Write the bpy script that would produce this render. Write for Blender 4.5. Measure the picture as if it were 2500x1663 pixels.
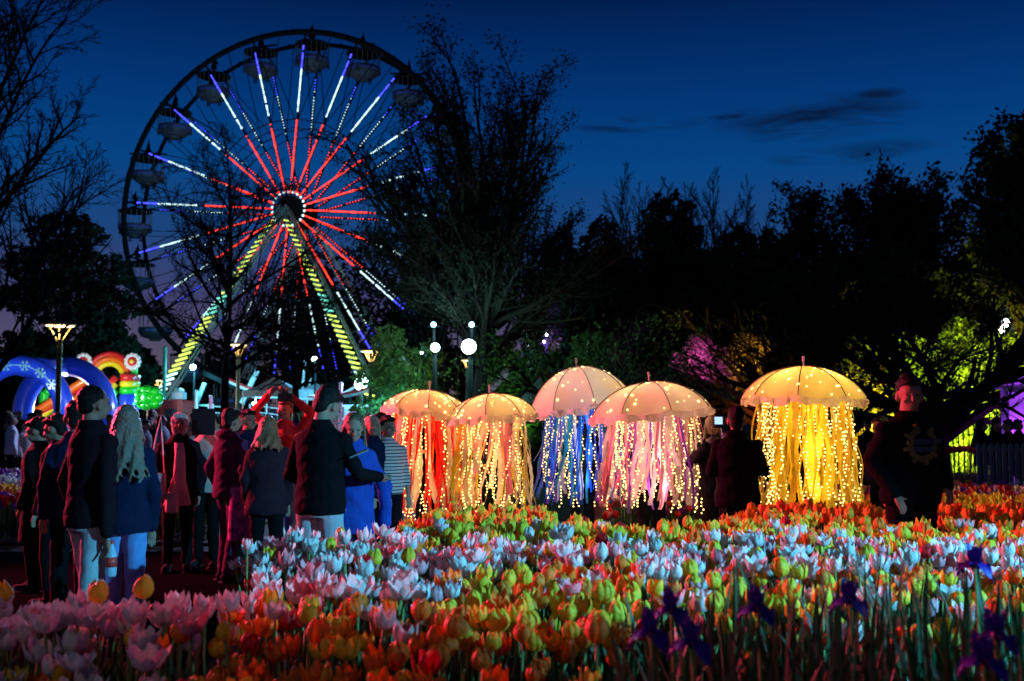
import bpy, bmesh, math, random
import numpy as np
from mathutils import Vector, Matrix, Euler, noise
R = math.radians
PI = math.pi
scn = bpy.context.scene
for o in list(bpy.data.objects): bpy.data.objects.remove(o)
COL = scn.collection
# ------------------------------------------------------------------ camera
FPX = 2600.0                                   # focal length in photo pixels (2500 wide)
PITCH = math.atan((1015 - 831.5) / FPX)
CAMH = 1.59
cam = bpy.data.cameras.new('camera'); camo = bpy.data.objects.new('camera', cam); COL.objects.link(camo)
cam.sensor_width = 36; cam.lens = FPX / 2500 * 36
cam.clip_end = 2000; cam.clip_start = .05
camo.location = (0, 0, CAMH); camo.rotation_euler = (PI/2 + PITCH, 0, 0)
cam.dof.use_dof = True; cam.dof.focus_distance = 8.8; cam.dof.aperture_fstop = 2.6
scn.camera = camo
def W(px, py, Y):
    """world point at horizontal distance Y that the photo shows at pixel (px, py)"""
    f = Vector((0, math.cos(PITCH), math.sin(PITCH))); u = Vector((0, -math.sin(PITCH), math.cos(PITCH)))
    d = f*FPX + Vector((1, 0, 0))*(px-1250) + u*(831.5-py)
    return Vector((0, 0, CAMH)) + d*(Y/d.y)
def GX(px, Y, z=0.8):                          # x of a pixel column at distance Y
    return W(px, 1015 + (CAMH-z)*FPX/Y, Y).x
# ------------------------------------------------------------------ view, world
scn.view_settings.view_transform = 'Standard'; scn.view_settings.look = 'None'
scn.view_settings.gamma = 1; scn.view_settings.exposure = 0.0
scn.render.engine = 'CYCLES'
scn.cycles.use_light_tree = True
scn.cycles.max_bounces = 6; scn.cycles.diffuse_bounces = 2; scn.cycles.glossy_bounces = 2
scn.cycles.transmission_bounces = 4; scn.cycles.transparent_max_bounces = 8
world = bpy.data.worlds.new('World'); scn.world = world; world.use_nodes = True
nt = world.node_tree; N = nt.nodes; L = nt.links
for n in list(N): N.remove(n)
def nd(t, **k):
    n = N.new(t)
    for a, b in k.items(): setattr(n, a, b)
    return n
def mth(op, a, b=None, c=None, clamp=False):
    n = N.new('ShaderNodeMath'); n.operation = op; n.use_clamp = clamp
    for i, v in enumerate((a, b, c)):
        if v is None: continue
        if isinstance(v, (int, float)): n.inputs[i].default_value = v
        else: L.new(v, n.inputs[i])
    return n.outputs[0]
out = nd('ShaderNodeOutputWorld'); bg = nd('ShaderNodeBackground')
tc = nd('ShaderNodeTexCoord'); sep = nd('ShaderNodeSeparateXYZ'); L.new(tc.outputs['Generated'], sep.inputs[0])
el = mth('ARCSINE', sep.outputs['Z'])
az = mth('ARCTAN2', sep.outputs['X'], sep.outputs['Y'])
elf = mth('DIVIDE', el, PI/2)
ramp = nd('ShaderNodeValToRGB'); L.new(elf, ramp.inputs[0])
cr = ramp.color_ramp
stops = [(0.0, (.13, .09, .11)), (.035, (.095, .078, .14)), (.07, (.05, .055, .16)), (.105, (.012, .060, .205)),
         (.145, (.0018, .060, .24)), (.19, (.0006, .036, .18)), (.245, (.0004, .012, .075)), (.5, (.0003, .004, .026)), (1, (.0002, .003, .018))]
cr.elements[0].position = stops[0][0]; cr.elements[0].color = (*stops[0][1], 1)
cr.elements[1].position = 1; cr.elements[1].color = (*stops[-1][1], 1)
for p, c in stops[1:-1]:
    e = cr.elements.new(p); e.color = (*c, 1)
# thin dark cloud streaks low over the trees
cmb = nd('ShaderNodeCombineXYZ'); L.new(az, cmb.inputs[0]); L.new(mth('MULTIPLY', el, 5.0), cmb.inputs[1])
nz = nd('ShaderNodeTexNoise'); nz.inputs['Scale'].default_value = 9; nz.inputs['Detail'].default_value = 9
nz.inputs['Roughness'].default_value = .6; L.new(cmb.outputs[0], nz.inputs['Vector']); nz.inputs['Distortion'].default_value = .8
def streak(px, py, wx, wy):
    a0 = math.atan((px-1250)/FPX); e0 = math.atan((1015-py)/FPX)
    u = mth('DIVIDE', mth('SUBTRACT', az, a0), wx/FPX); v = mth('DIVIDE', mth('SUBTRACT', el, e0), wy/FPX)
    rr = mth('ADD', mth('MULTIPLY', u, u), mth('MULTIPLY', v, v))
    return mth('SUBTRACT', 1.0, rr, clamp=True)
mask = None
for s in ((1560, 297, 190, 24), (1800, 290, 70, 10), (2000, 306, 260, 60), (2010, 295, 120, 26), (2130, 398, 190, 30), (1960, 400, 90, 20), (2160, 262, 70, 16)):
    m = streak(*s); mask = m if mask is None else mth('MAXIMUM', mask, m)
cl = mth('MULTIPLY', mask, mth('MULTIPLY', mth('SUBTRACT', nz.outputs[0], .40), 5.0, clamp=True), clamp=True)
mix = nd('ShaderNodeMixRGB'); L.new(mth('MULTIPLY', cl, .95), mix.inputs[0]); L.new(ramp.outputs[0], mix.inputs[1])
mix.inputs[2].default_value = (.002, .010, .042, 1)
L.new(mix.outputs[0], bg.inputs[0]); bg.inputs[1].default_value = .95
L.new(bg.outputs[0], out.inputs[0])
# ------------------------------------------------------------------ floodlights of the light show (bare lamps, no masts) and one added lamp
def light(kind, loc, col, power, target=None, size=.12, angle=70, blend=.4):
    l = bpy.data.lights.new('light', kind); o = bpy.data.objects.new('light_' + kind.lower(), l); COL.objects.link(o)
    l.color = col; l.energy = power; o.location = loc
    l.shadow_soft_size = size
    if kind == 'SPOT': l.spot_size = R(angle); l.spot_blend = blend
    if target is not None:
        o.rotation_euler = (Vector(target)-Vector(loc)).to_track_quat('-Z', 'Y').to_euler()
    return o
light('SPOT', (-11.0, 13.5, 4.2), (1.0, .055, .13), 19000, (1.5, 7.9, .9), .12, 46, .5)       # red-pink flood left
light('SPOT', (8.5, 1.0, 3.4), (.09, .60, 1.0), 8500, (2.4, 5.4, .5), .07, 37, .6)             # cyan flood right
light('SPOT', (-3.5, -2.0, 4.6), (1.0, .78, .45), 90, (1.0, 7.5, .7), .3, 80)          # weak warm park lamp behind the camera
light('SPOT', (-4.6, 14.6, 4.4), (1.0, .06, .14), 1700, (1.6, 12.0, 1.8), .12, 46, .4)       # added red-pink lamp without a fixture, only to brighten the lanterns
light('SPOT', (15, 12, 5.0), (1.0, .85, .28), 3600, (5.0, 13.6, .3), .2, 34)                # warm golden flood on the far right beds
light('SPOT', (-4, 27, 5.5), (.35, .45, 1.0), 5200, (-7, 18, .5), .2, 70)               # blue-white flood on the far left bed
# ------------------------------------------------------------------ materials
MATS = {}
def mat(name, col, rough=.6, metal=0, emit=None, es=0, var=.0, vscale=8, bump=0, bscale=30, trans=0, sample=False, spec=.5, coat=0, col2=None, thresh=.5):
    if name in MATS: return MATS[name]
    m = bpy.data.materials.new(name); m.use_nodes = True; MATS[name] = m
    nt = m.node_tree; N = nt.nodes; L = nt.links; b = N['Principled BSDF']
    b.inputs['Base Color'].default_value = (*col, 1); b.inputs['Roughness'].default_value = rough
    b.inputs['Metallic'].default_value = metal; b.inputs['Specular IOR Level'].default_value = spec
    if coat: b.inputs['Coat Weight'].default_value = coat
    if var or bump or col2:
        t = N.new('ShaderNodeTexCoord'); n = N.new('ShaderNodeTexNoise'); n.inputs['Scale'].default_value = vscale
        n.inputs['Detail'].default_value = 4; L.new(t.outputs['Object'], n.inputs['Vector'])
        if var or col2:
            r = N.new('ShaderNodeValToRGB'); L.new(n.outputs[0], r.inputs[0])
            c2 = col2 if col2 else tuple(c*(1-var) for c in col)
            c3 = col if col2 else tuple(min(1, c*(1+var)) for c in col)
            r.color_ramp.elements[0].position = thresh-.18; r.color_ramp.elements[1].position = thresh+.18
            r.color_ramp.elements[0].color = (*c2, 1); r.color_ramp.elements[1].color = (*c3, 1)
            L.new(r.outputs[0], b.inputs['Base Color'])
        if bump:
            n2 = N.new('ShaderNodeTexNoise'); n2.inputs['Scale'].default_value = bscale; n2.inputs['Detail'].default_value = 9
            L.new(t.outputs['Object'], n2.inputs['Vector'])
            bp = N.new('ShaderNodeBump'); bp.inputs['Strength'].default_value = bump; bp.inputs['Distance'].default_value = .02
            L.new(n2.outputs[0], bp.inputs['Height']); L.new(bp.outputs[0], b.inputs['Normal'])
    if trans:
        tr = N.new('ShaderNodeBsdfTranslucent'); mx = N.new('ShaderNodeMixShader'); mx.inputs[0].default_value = trans
        src = b.inputs['Base Color'].links[0].from_socket if b.inputs['Base Color'].links else None
        if src: L.new(src, tr.inputs[0])
        else: tr.inputs[0].default_value = (*col, 1)
        L.new(b.outputs[0], mx.inputs[1]); L.new(tr.outputs[0], mx.inputs[2]); L.new(mx.outputs[0], N['Material Output'].inputs[0])
    if emit:
        b.inputs['Emission Color'].default_value = (*emit, 1); b.inputs['Emission Strength'].default_value = es
        if not sample: m.cycles.emission_sampling = 'NONE'
    return m
# ------------------------------------------------------------------ mesh builder
class MB:
    def __init__(s): s.v = []; s.f = []; s.m = []; s.k = 0; s.M = None
    def add(s, vs, fs, k=None):
        o = len(s.v)
        if s.M is not None: vs = [s.M @ Vector(q) for q in vs]
        s.v.extend([tuple(q) for q in vs]); s.f.extend([tuple(i+o for i in f) for f in fs]); s.m.extend([s.k if k is None else k]*len(fs)); return s
    def box(s, c, sz, rot=None, k=None):
        x, y, z = sz[0]/2, sz[1]/2, sz[2]/2
        vs = [Vector(q) for q in ((-x,-y,-z),(x,-y,-z),(x,y,-z),(-x,y,-z),(-x,-y,z),(x,-y,z),(x,y,z),(-x,y,z))]
        if rot is not None:
            e = Euler(rot) if len(rot) == 3 and not isinstance(rot, Matrix) else rot
            mt = e.to_matrix() if isinstance(e, Euler) else e
            vs = [mt @ q for q in vs]
        vs = [q+Vector(c) for q in vs]
        return s.add(vs, [(0,3,2,1),(4,5,6,7),(0,1,5,4),(1,2,6,5),(2,3,7,6),(3,0,4,7)], k)
    def bar(s, a, b, w, h=None, k=None):           # rectangular bar between two points
        a = Vector(a); b = Vector(b); d = b-a; ln = d.length
        if ln < 1e-6: return s
        q = d.to_track_quat('Z', 'Y').to_matrix()
        return s.box((a+b)/2, (w, h or w, ln), q, k)
    def tube(s, pts, rad, n=6, caps=True, k=None, flat=1.0):
        pts = [Vector(p) for p in pts]
        if isinstance(rad, (int, float)): rad = [rad]*len(pts)
        vs = []; fs = []
        up = Vector((0, 0, 1)); prev = None
        for i, p in enumerate(pts):
            d = (pts[min(i+1, len(pts)-1)] - pts[max(i-1, 0)])
            if d.length < 1e-9: d = Vector((0, 0, 1))
            d.normalize()
            if prev is None:
                a = d.cross(Vector((0, 1, 0)) if abs(d.y) < .9 else Vector((1, 0, 0))); 
            else: a = prev - d*prev.dot(d)
            if a.length < 1e-6: a = d.orthogonal()
            a.normalize(); prev = a; b = d.cross(a)
            for j in range(n):
                t = 2*PI*j/n
                vs.append(p + (a*math.cos(t) + b*math.sin(t)*flat)*rad[i])
        for i in range(len(pts)-1):
            for j in range(n):
                j2 = (j+1) % n
                fs.append((i*n+j, i*n+j2, (i+1)*n+j2, (i+1)*n+j))
        if caps:
            fs.append(tuple(range(n-1, -1, -1))); fs.append(tuple((len(pts)-1)*n+j for j in range(n)))
        return s.add(vs, fs, k)
    def ell(s, c, r, n=12, m=8, rot=None, k=None, fn=None):
        vs = []; fs = []
        c = Vector(c); r = (r, r, r) if isinstance(r, (int, float)) else r
        mt = None if rot is None else (rot if isinstance(rot, Matrix) else Euler(rot).to_matrix())
        for i in range(1, m):
            ph = PI*i/m
            for j in range(n):
                t = 2*PI*j/n
                q = Vector((r[0]*math.sin(ph)*math.cos(t), r[1]*math.sin(ph)*math.sin(t), r[2]*math.cos(ph)))
                if fn: q = fn(q)
                if mt is not None: q = mt @ q
                vs.append(c+q)
        t_ = Vector((0, 0, r[2])); b_ = Vector((0, 0, -r[2]))
        if fn: t_ = fn(t_); b_ = fn(b_)
        if mt is not None: t_ = mt @ t_; b_ = mt @ b_
        vs.append(c+t_); vs.append(c+b_); T = len(vs)-2; B = T+1
        for j in range(n): fs.append((T, j, (j+1) % n)); fs.append((B, (m-2)*n+(j+1) % n, (m-2)*n+j))
        for i in range(m-2):
            for j in range(n): j2 = (j+1) % n; fs.append((i*n+j, (i+1)*n+j, (i+1)*n+j2, i*n+j2))
        return s.add(vs, fs, k)
    def cap(s, a, b, ra, rb, n=12, k=None, flat=1.0):          # tapered capsule
        a = Vector(a); b = Vector(b); d = (b-a); ln = d.length; d = d/ln if ln > 1e-9 else Vector((0,0,1))
        pts = []; rr = []
        for t in (0.12, .5, .87): pts.append(a - d*ra*math.cos(t*PI/2)); rr.append(ra*math.sin(t*PI/2))
        pts += [a, a.lerp(b, .5), b]; rr += [ra, (ra+rb)/2, rb]
        for t in (.87, .5, .12): pts.append(b + d*rb*math.cos(t*PI/2)); rr.append(rb*math.sin(t*PI/2))
        return s.tube(pts, rr, n, True, k, flat)
    def loft(s, rings, n=16, k=None):              # rings: (centre, rx, ry)
        vs = []; fs = []
        for c, rx, ry in rings:
            for j in range(n):
                t = 2*PI*j/n; vs.append(Vector(c)+Vector((rx*math.cos(t), ry*math.sin(t), 0)))
        for i in range(len(rings)-1):
            for j in range(n): j2 = (j+1) % n; fs.append((i*n+j, i*n+j2, (i+1)*n+j2, (i+1)*n+j))
        fs.append(tuple(range(n-1, -1, -1))); fs.append(tuple((len(rings)-1)*n+j for j in range(n)))
        return s.add(vs, fs, k)
    def grid(s, fn, nu, nv, k=None, close=False):  # fn(u,v)->point, u,v in 0..1
        vs = [fn(i/nu, j/nv) for j in range(nv+1) for i in range(nu+1)]
        fs = [(j*(nu+1)+i, j*(nu+1)+i+1, (j+1)*(nu+1)+i+1, (j+1)*(nu+1)+i) for j in range(nv) for i in range(nu)]
        return s.add(vs, fs, k)
    def mesh(s, name, mats, smooth=False):
        me = bpy.data.meshes.new(name); me.from_pydata(s.v, [], s.f)
        mats = mats if isinstance(mats, (list, tuple)) else [mats]
        for m in mats: me.materials.append(m)
        if len(mats) > 1: me.polygons.foreach_set('material_index', s.m)
        if smooth: me.polygons.foreach_set('use_smooth', [True]*len(me.polygons))
        me.update(); return me
    def build(s, name, mats, parent=None, smooth=False, loc=None):
        o = bpy.data.objects.new(name, s.mesh(name, mats, smooth)); COL.objects.link(o)
        if parent: o.parent = parent
        if loc is not None: o.location = loc
        return o
def tag(o, label=None, cat=None, group=None, kind=None):
    if label: o['label'] = label
    if cat: o['category'] = cat
    if group: o['group'] = group
    if kind: o['kind'] = kind
    return o
def thing(name, loc, label, cat, group=None, rz=0):
    o = bpy.data.objects.new(name, None); COL.objects.link(o); o.location = loc; o.rotation_euler = (0, 0, rz)
    o.empty_display_size = .1
    return tag(o, label, cat, group)
def link(name, me, parent=None, loc=(0,0,0), rot=(0,0,0), sc=1):
    o = bpy.data.objects.new(name, me); COL.objects.link(o); o.parent = parent; o.location = loc; o.rotation_euler = rot
    o.scale = (sc, sc, sc) if isinstance(sc, (int, float)) else sc
    return o
def copy_tree(o, parent=None):
    c = o.copy(); COL.objects.link(c); c.parent = parent
    for ch in o.children: copy_tree(ch, c)
    return c
def npmesh(name, V, F, mats, mi=None, smooth=False):          # numpy arrays: V (n,3); F (m,4) or (m,3)
    me = bpy.data.meshes.new(name); k = F.shape[1]
    me.vertices.add(len(V)); me.vertices.foreach_set('co', V.astype(np.float32).ravel())
    me.loops.add(F.size); me.loops.foreach_set('vertex_index', F.astype(np.int32).ravel())
    me.polygons.add(len(F)); me.polygons.foreach_set('loop_start', np.arange(0, F.size, k, dtype=np.int32))
    for m in mats: me.materials.append(m)
    if mi is not None: me.polygons.foreach_set('material_index', mi.astype(np.int32))
    if smooth: me.polygons.foreach_set('use_smooth', np.ones(len(F), dtype=bool))
    me.update(calc_edges=True); return me
# ------------------------------------------------------------------ setting: ground, path, bed soil
def rough_ground(name, x0, x1, y0, y1, z, m, step, amp):
    nx = max(2, int((x1-x0)/step)); ny = max(2, int((y1-y0)/step)); mb = MB()
    mb.grid(lambda u, v: Vector((x0+(x1-x0)*u, y0+(y1-y0)*v, z + amp*noise.noise(Vector((x0+(x1-x0)*u, y0+(y1-y0)*v, 0))*1.3))), nx, ny)
    return tag(mb.build(name, m, smooth=True), kind='structure')
M_soil = mat('soil', (.035, .024, .018), .95, var=.4, vscale=12, bump=.8, bscale=40)
M_lawn = mat('lawn', (.03, .05, .018), .95, var=.4, vscale=3, bump=.5, bscale=60)
M_asph = mat('asphalt', (.004, .004, .005), .95, spec=0, var=.3, vscale=60, bump=.6, bscale=220)
gb = MB(); gb.grid(lambda u, v: Vector((-260+520*u, -40+560*v, 0)), 8, 8); tag(gb.build('ground', M_lawn), kind='structure')
pb = MB(); pb.grid(lambda u, v: Vector((-14+26*u, 2+10.6*v, .006)), 6, 6)
tag(pb.build('path', M_asph), kind='structure')
pb = MB(); pb.grid(lambda u, v: Vector((-30+60*u, 24+60*v, .006)), 6, 6)
tag(pb.build('fairground_paving', M_asph), kind='structure')
# ------------------------------------------------------------------ trees
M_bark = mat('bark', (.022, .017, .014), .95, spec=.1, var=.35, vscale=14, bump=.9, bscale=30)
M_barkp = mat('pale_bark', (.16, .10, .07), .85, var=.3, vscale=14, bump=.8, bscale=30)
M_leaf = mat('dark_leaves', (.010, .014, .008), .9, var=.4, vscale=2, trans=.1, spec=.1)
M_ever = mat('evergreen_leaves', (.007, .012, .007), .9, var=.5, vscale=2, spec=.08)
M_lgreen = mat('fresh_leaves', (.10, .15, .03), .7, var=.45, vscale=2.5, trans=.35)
def unit(v): return v.normalized() if v.length > 1e-9 else Vector((0, 0, 1))
def rnd3(rg): return Vector((rg.uniform(-1, 1), rg.uniform(-1, 1), rg.uniform(-1, 1)))
def branch(mb, rg, p, d, ln, r, lv, P, tips, mbt=None):
    ns = P['segs'][min(lv, len(P['segs'])-1)]
    pts = [p.copy()]; rad = [r]; q = p.copy(); dd = unit(d)
    for i in range(ns):
        dd = unit(dd + rnd3(rg)*P['wob'][min(lv, len(P['wob'])-1)] + Vector((0, 0, P['up'][min(lv, len(P['up'])-1)])))
        q = q + dd*(ln/ns); pts.append(q.copy()); rad.append(max(P['rmin'], r*(1-(1-P['taper'])*(i+1)/ns)))
    sides = (7, 5, 4, 3, 3, 3)[min(lv, 5)]
    (mbt if (lv == 0 and mbt is not None) else mb).tube(pts, rad, sides, lv < 1)
    if lv >= P['lv']:
        tips.append((pts[-1], dd)); 
        if len(pts) > 2: tips.append((pts[len(pts)//2], dd))
        return
    nchild = P['n'][lv]
    for i in range(nchild):
        t0 = P['start'][min(lv, len(P['start'])-1)]
        t = t0 + (1-t0)*(i+rg.random())/nchild
        fi = t*ns; i0 = min(int(fi), ns-1); fr = fi-i0
        bp = pts[i0].lerp(pts[i0+1], fr); bd = unit(pts[i0+1]-pts[i0]); br = rad[i0]*(1-fr)+rad[i0+1]*fr
        side = bd.cross(rnd3(rg)); side = unit(side)
        if lv == 0: 
            a_ = i*2.4 + rg.uniform(-.4, .4); side = Vector((math.cos(a_), math.sin(a_)*P.get('flat', 1), 0)); side = unit(side)
        an = R(P['ang'][min(lv, len(P['ang'])-1)]*rg.uniform(.7, 1.25))
        if lv == 0 and 'fan' in P: an = R(P['fan'][0]+(P['fan'][1]-P['fan'][0])*((i*.618) % 1)); 
        cd = bd*math.cos(an) + side*math.sin(an)
        l2 = (1-.30*an/1.05 if lv == 0 and 'fan' in P else 1)*ln*P['ratio'][min(lv, len(P['ratio'])-1)]*(1-P['shrink']*t if lv == 0 else 1-.45*t)*rg.uniform(.75, 1.2)
        branch(mb, rg, bp, cd, l2, max(P['rmin'], min(br*.75, P['rr'][min(lv, len(P['rr'])-1)]*r)), lv+1, P, tips, mbt)
def leafquads(pts, size, rng, per=3, spread=.15):
    n = len(pts)*per
    C = np.repeat(np.array(pts), per, axis=0) + rng.normal(0, spread, (n, 3))
    a = rng.normal(0, 1, (n, 3)); a /= np.linalg.norm(a, axis=1)[:, None]
    b = rng.normal(0, 1, (n, 3)); b -= a*(a*b).sum(1)[:, None]; b /= np.linalg.norm(b, axis=1)[:, None]
    s = size*rng.uniform(.6, 1.3, (n, 1))
    V = np.stack([C - a*s, C + b*s*.5, C + a*s, C - b*s*.5], axis=1).reshape(-1, 3)
    F = np.arange(n*4).reshape(-1, 4)
    return V, F
def tree(name, loc, label, P, seed, height, r0, leaf=None, group=None, lean=(0, 0), bark=None, cat='tree', yaw=0, lsize=.1, lper=3, lspread=.15, multi=1):
    rg = random.Random(seed); t = thing(name, loc, label, cat, group)
    mb = MB(); mt = MB(); tips = []
    for k in range(multi):
        d = Vector((lean[0], lean[1], 1))
        if multi > 1: a = k*2*PI/multi + .4; d = Vector((math.cos(a)*.28+lean[0], math.sin(a)*.28, 1))
        branch(mb, rg, Vector((0, 0, -.1)), d, height, r0/(multi**.4), 0, P, tips, mt)
    mt.build('trunk', bark or M_bark, t); 
    mb.build('branches', bark or M_bark, t)
    if leaf:
        V, F = leafquads([tuple(p) for p, _ in tips], lsize, np.random.default_rng(seed), lper, lspread)
        me = npmesh('leaves', V, F, [leaf]); o = link('leaves', me, t); o['kind'] = 'stuff'
    return t
def lobes(name, loc, label, shape, seed, size=.12, n=16000, m=None, group=None, trunk=(3, .2), cat='tree', leafname='foliage', hollow=.5):
    """evergreen: shape = list of (x,y,z,rx,ry,rz) lobes relative to the base"""
    rng = np.random.default_rng(seed); t = thing(name, loc, label, cat, group)
    vol = np.array([s[3]*s[5] for s in shape]); vol = vol/vol.sum(); pts = []
    for s, w in zip(shape, vol):
        k = max(20, int(n*w)); d = rng.normal(0, 1, (k, 3)); d /= np.linalg.norm(d, axis=1)[:, None]
        rr = hollow + (1-hollow)*rng.random((k, 1))**.6
        # uneven outline
        rr = rr*(1 + .22*np.sin(d[:, :1]*7+seed) * np.cos(d[:, 2:3]*6+s[0]))
        pts.append(np.array(s[:3]) + d*rr*np.array(s[3:6]))
    pts = np.concatenate(pts); V, F = leafquads(pts, size, rng, 1, .02)
    o = link(leafname, npmesh(leafname, V, F, [m or M_ever]), t); o['kind'] = 'stuff'
    if trunk:
        mb = MB(); h, r = trunk; rg = random.Random(seed)
        mb.tube([(0, 0, -.1), (.05, 0, h*.4), (-.03, 0, h*.8), (0, 0, h)], [r*1.3, r, r*.8, r*.4], 8)
        for k in range(7):
            z = h*(.35+.09*k); a = k*2.4; mb.tube([(0, 0, z), (math.cos(a)*h*.18, math.sin(a)*h*.18, z+h*.08), (math.cos(a)*h*.34, math.sin(a)*h*.34, z+h*.2)], [r*.4, r*.25, r*.08], 5)
        mb.build('trunk', M_bark, t)
    return t
BARE = dict(lv=4, n=[24, 10, 7, 4], segs=[9, 6, 5, 3, 2], wob=[.07, .16, .2, .25, .3], up=[.03, .07, .04, .03, .02], taper=.25, rmin=.0055,
            start=[.22, .12, .1, .1], ang=[62, 42, 40, 40], ratio=[.52, .52, .5, .55], shrink=.62, rr=[.42, .5, .5, .5])
VASE = dict(lv=4, n=[19, 10, 8, 4], segs=[5, 8, 5, 3, 2], wob=[.05, .1, .16, .22, .3], up=[.02, .06, .05, .05, .05], taper=.35, rmin=.010,
            start=[.45, .12, .15, .1], ang=[46, 32, 36, 38], ratio=[1.38, .40, .44, .48], shrink=.05, rr=[.5, .5, .5, .5])
def g(px, Y): return (GX(px, Y), Y, 0)
# bare tree in front of the wheel, left
tree('bare_tree', g(540, 27), 'slender bare tree standing left of the wheel hub, twigs spread over the lit spokes', dict(BARE, start=[.32, .12, .1, .1]), 5, 7.9, .13, lean=(-.02, 0))
P2 = dict(BARE); P2.update(n=[22, 11, 7, 4], up=[.02, -.02, -.03, -.02], ang=[72, 45, 42, 40], start=[.42, .15, .1, .1], ratio=[.48, .5, .5, .5])
tree('bare_tree', g(728, 32), 'low bare tree with drooping twigs right under the wheel hub', P2, 12, 5.8, .14, lean=(.01, 0))
# big bare tree entering from the left edge
P3 = dict(BARE); P3.update(lv=4, n=[16, 12, 8, 5], ang=[48, 40, 38, 38], ratio=[.50, .5, .48, .5], shrink=.35, start=[.2, .1, .1, .1], rmin=.007)
tree('bare_tree', (GX(-40, 24), 24, 0), 'tall bare tree reaching in from the left edge over the dark evergreen', P3, 31, 9.8, .2, lean=(.05, 0))
tree('bare_tree', (GX(-260, 30), 30, 0), 'bare tree at the far left edge, only its low outer twigs in the picture', P3, 37, 9.0, .2, lean=(.05, 0))
# large leafing tree right of the wheel
P4 = dict(VASE); P4.update(n=[30, 11, 8, 4], fan=(3, 68), up=[.02, .015, .03, .04, .04], start=[.62, .10, .12, .1], ratio=[1.75, .40, .42, .46], rmin=.009, rr=[.34, .5, .5, .5])
tree('leafing_tree', g(1166, 40), 'large vase-shaped tree with small young leaves right of the wheel', P4, 21, 5.5, .40, leaf=M_leaf, lsize=.07, lper=2, lspread=.16, lean=(.07, 0))
# dark evergreen left + narrow conifer
sh = [(0, 0, 8.9, 1.5, 1.3, .9), (-.9, 0, 7.6, 1.6, 1.3, .9), (1.1, 0, 7.3, 1.5, 1.3, .9), (-1.7, 0, 6.2, 1.2, 1.2, .6), (1.9, 0, 5.9, 1.2, 1.3, .7), (0, 0, 6.1, 1.5, 1.3, 1.1),
      (.8, 0, 4.6, 1.7, 1.4, 1.2), (1.9, 0, 3.6, 1.3, 1.3, 1.2), (-.4, 0, 3.2, 1.5, 1.3, 1.4), (1.0, 0, 1.9, 2.2, 1.4, 1.7), (2.6, 0, 2.0, 1.3, 1.3, 1.7), (-1.6, 0, 4.3, 1.0, 1.0, .5)]
lobes('cedar_tree', g(150, 55), 'dark spreading evergreen behind the blue inflatable arches', sh, 3, .17, 14000, trunk=(8.5, .22)).scale = (1.27, 1.2, 1.24)
cone = [(0, 0, z, .15+.14*(6.2-z), .15+.14*(6.2-z), .7) for z in (.6, 1.4, 2.2, 3, 3.8, 4.6, 5.3, 5.8)]
lobes('conifer_tree', g(62, 53), 'narrow dark conifer spire at the left edge behind the first arch', cone, 4, .12, 5000, trunk=(5, .12), hollow=.7)
lobes('conifer_tree', g(1030, 56), 'narrow dark conifer behind the right foot of the wheel', [(0, 0, z, .9+.04*(9-z), .9, 1.0) for z in (1, 2.2, 3.4, 4.6, 5.8, 7, 8.2, 9.2, 10)], 14, .16, 6000, trunk=(8, .15), hollow=.7)
# evergreens behind and below the wheel
rr_ = random.Random(77)
def blob(rx, h, k=9, top=1.0):
    s = []
    for i in range(k):
        z = h*(.12+.8*i/(k-1)); w = rx*(1.0-.35*(i/(k-1))**3)
        s.append((rr_.uniform(-.35, .35)*w, rr_.uniform(-.3, .3)*w, z, w*rr_.uniform(.6, .85), w*.7, h*.16))
        if i < k-2: s.append((rr_.choice((-1, 1))*w*.65, 0, z+rr_.uniform(-.3, .3), w*.45, w*.5, h*.1))
    return s
spec = [(900, 590, 330, 62, 'broad dark evergreen rising behind the right side of the wheel'), (760, 640, 180, 66, 'dark evergreen behind the wheel below its hub'),
        (1010, 690, 170, 64, 'lower dark evergreen behind the right wheel support'), (330, 860, 130, 64, 'dark bush behind the green inflatable tree'), (560, 850, 220, 70, 'dark low trees behind the left wheel support'),
        (250, 800, 180, 60, 'dense dark evergreen between the cedar and the wheel'), (40, 860, 200, 58, 'dark shrubbery behind the left inflatable arch')]
for i, (px, py, wpx, Y, lab) in enumerate(spec):
    s_ = FPX/Y; h = CAMH+(1015-py)/s_
    lobes('evergreen_tree', g(px, Y), lab, blob(wpx/s_/2*1.15, h), 100+i, .2, 7000, trunk=(h*.5, .2), group='dark evergreens round the fairground', hollow=.72)
# dark mass right of centre
spec = [(1640, 495, 230, 48, 'round-topped dark evergreen, the tallest behind the second jellyfish lantern from the right'), (1490, 560, 200, 46, 'dark evergreen left of the round-topped one'),
        (1800, 520, 190, 47, 'dark evergreen with a knobbly top right of the round-topped one'), (1900, 560, 200, 46, 'dark evergreen above the yellow jellyfish lantern'),
        (1390, 590, 190, 50, 'dark evergreen beside the big leafing tree'), (2050, 580, 240, 44, 'broad dark evergreen right of the yellow lantern'),
        (2230, 560, 260, 42, 'dark evergreen behind the man in the gear hoodie'), (2430, 540, 260, 40, 'dark evergreen at the right edge'), (1560, 700, 300, 52, 'lower dark trees filling in under the round-topped evergreen'),
        (1180, 860, 300, 60, 'low dark trees behind the brightest floodlight'), (2330, 760, 340, 40, 'low dark trees behind the iron fence'), (2120, 860, 300, 41, 'low dark trees behind the orange-lit bushes'), (1980, 700, 300, 52, 'lower dark trees filling in behind the yellow lantern'), (1730, 640, 260, 53, 'dark tree filling the dip left of the yellow lantern')]
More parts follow.
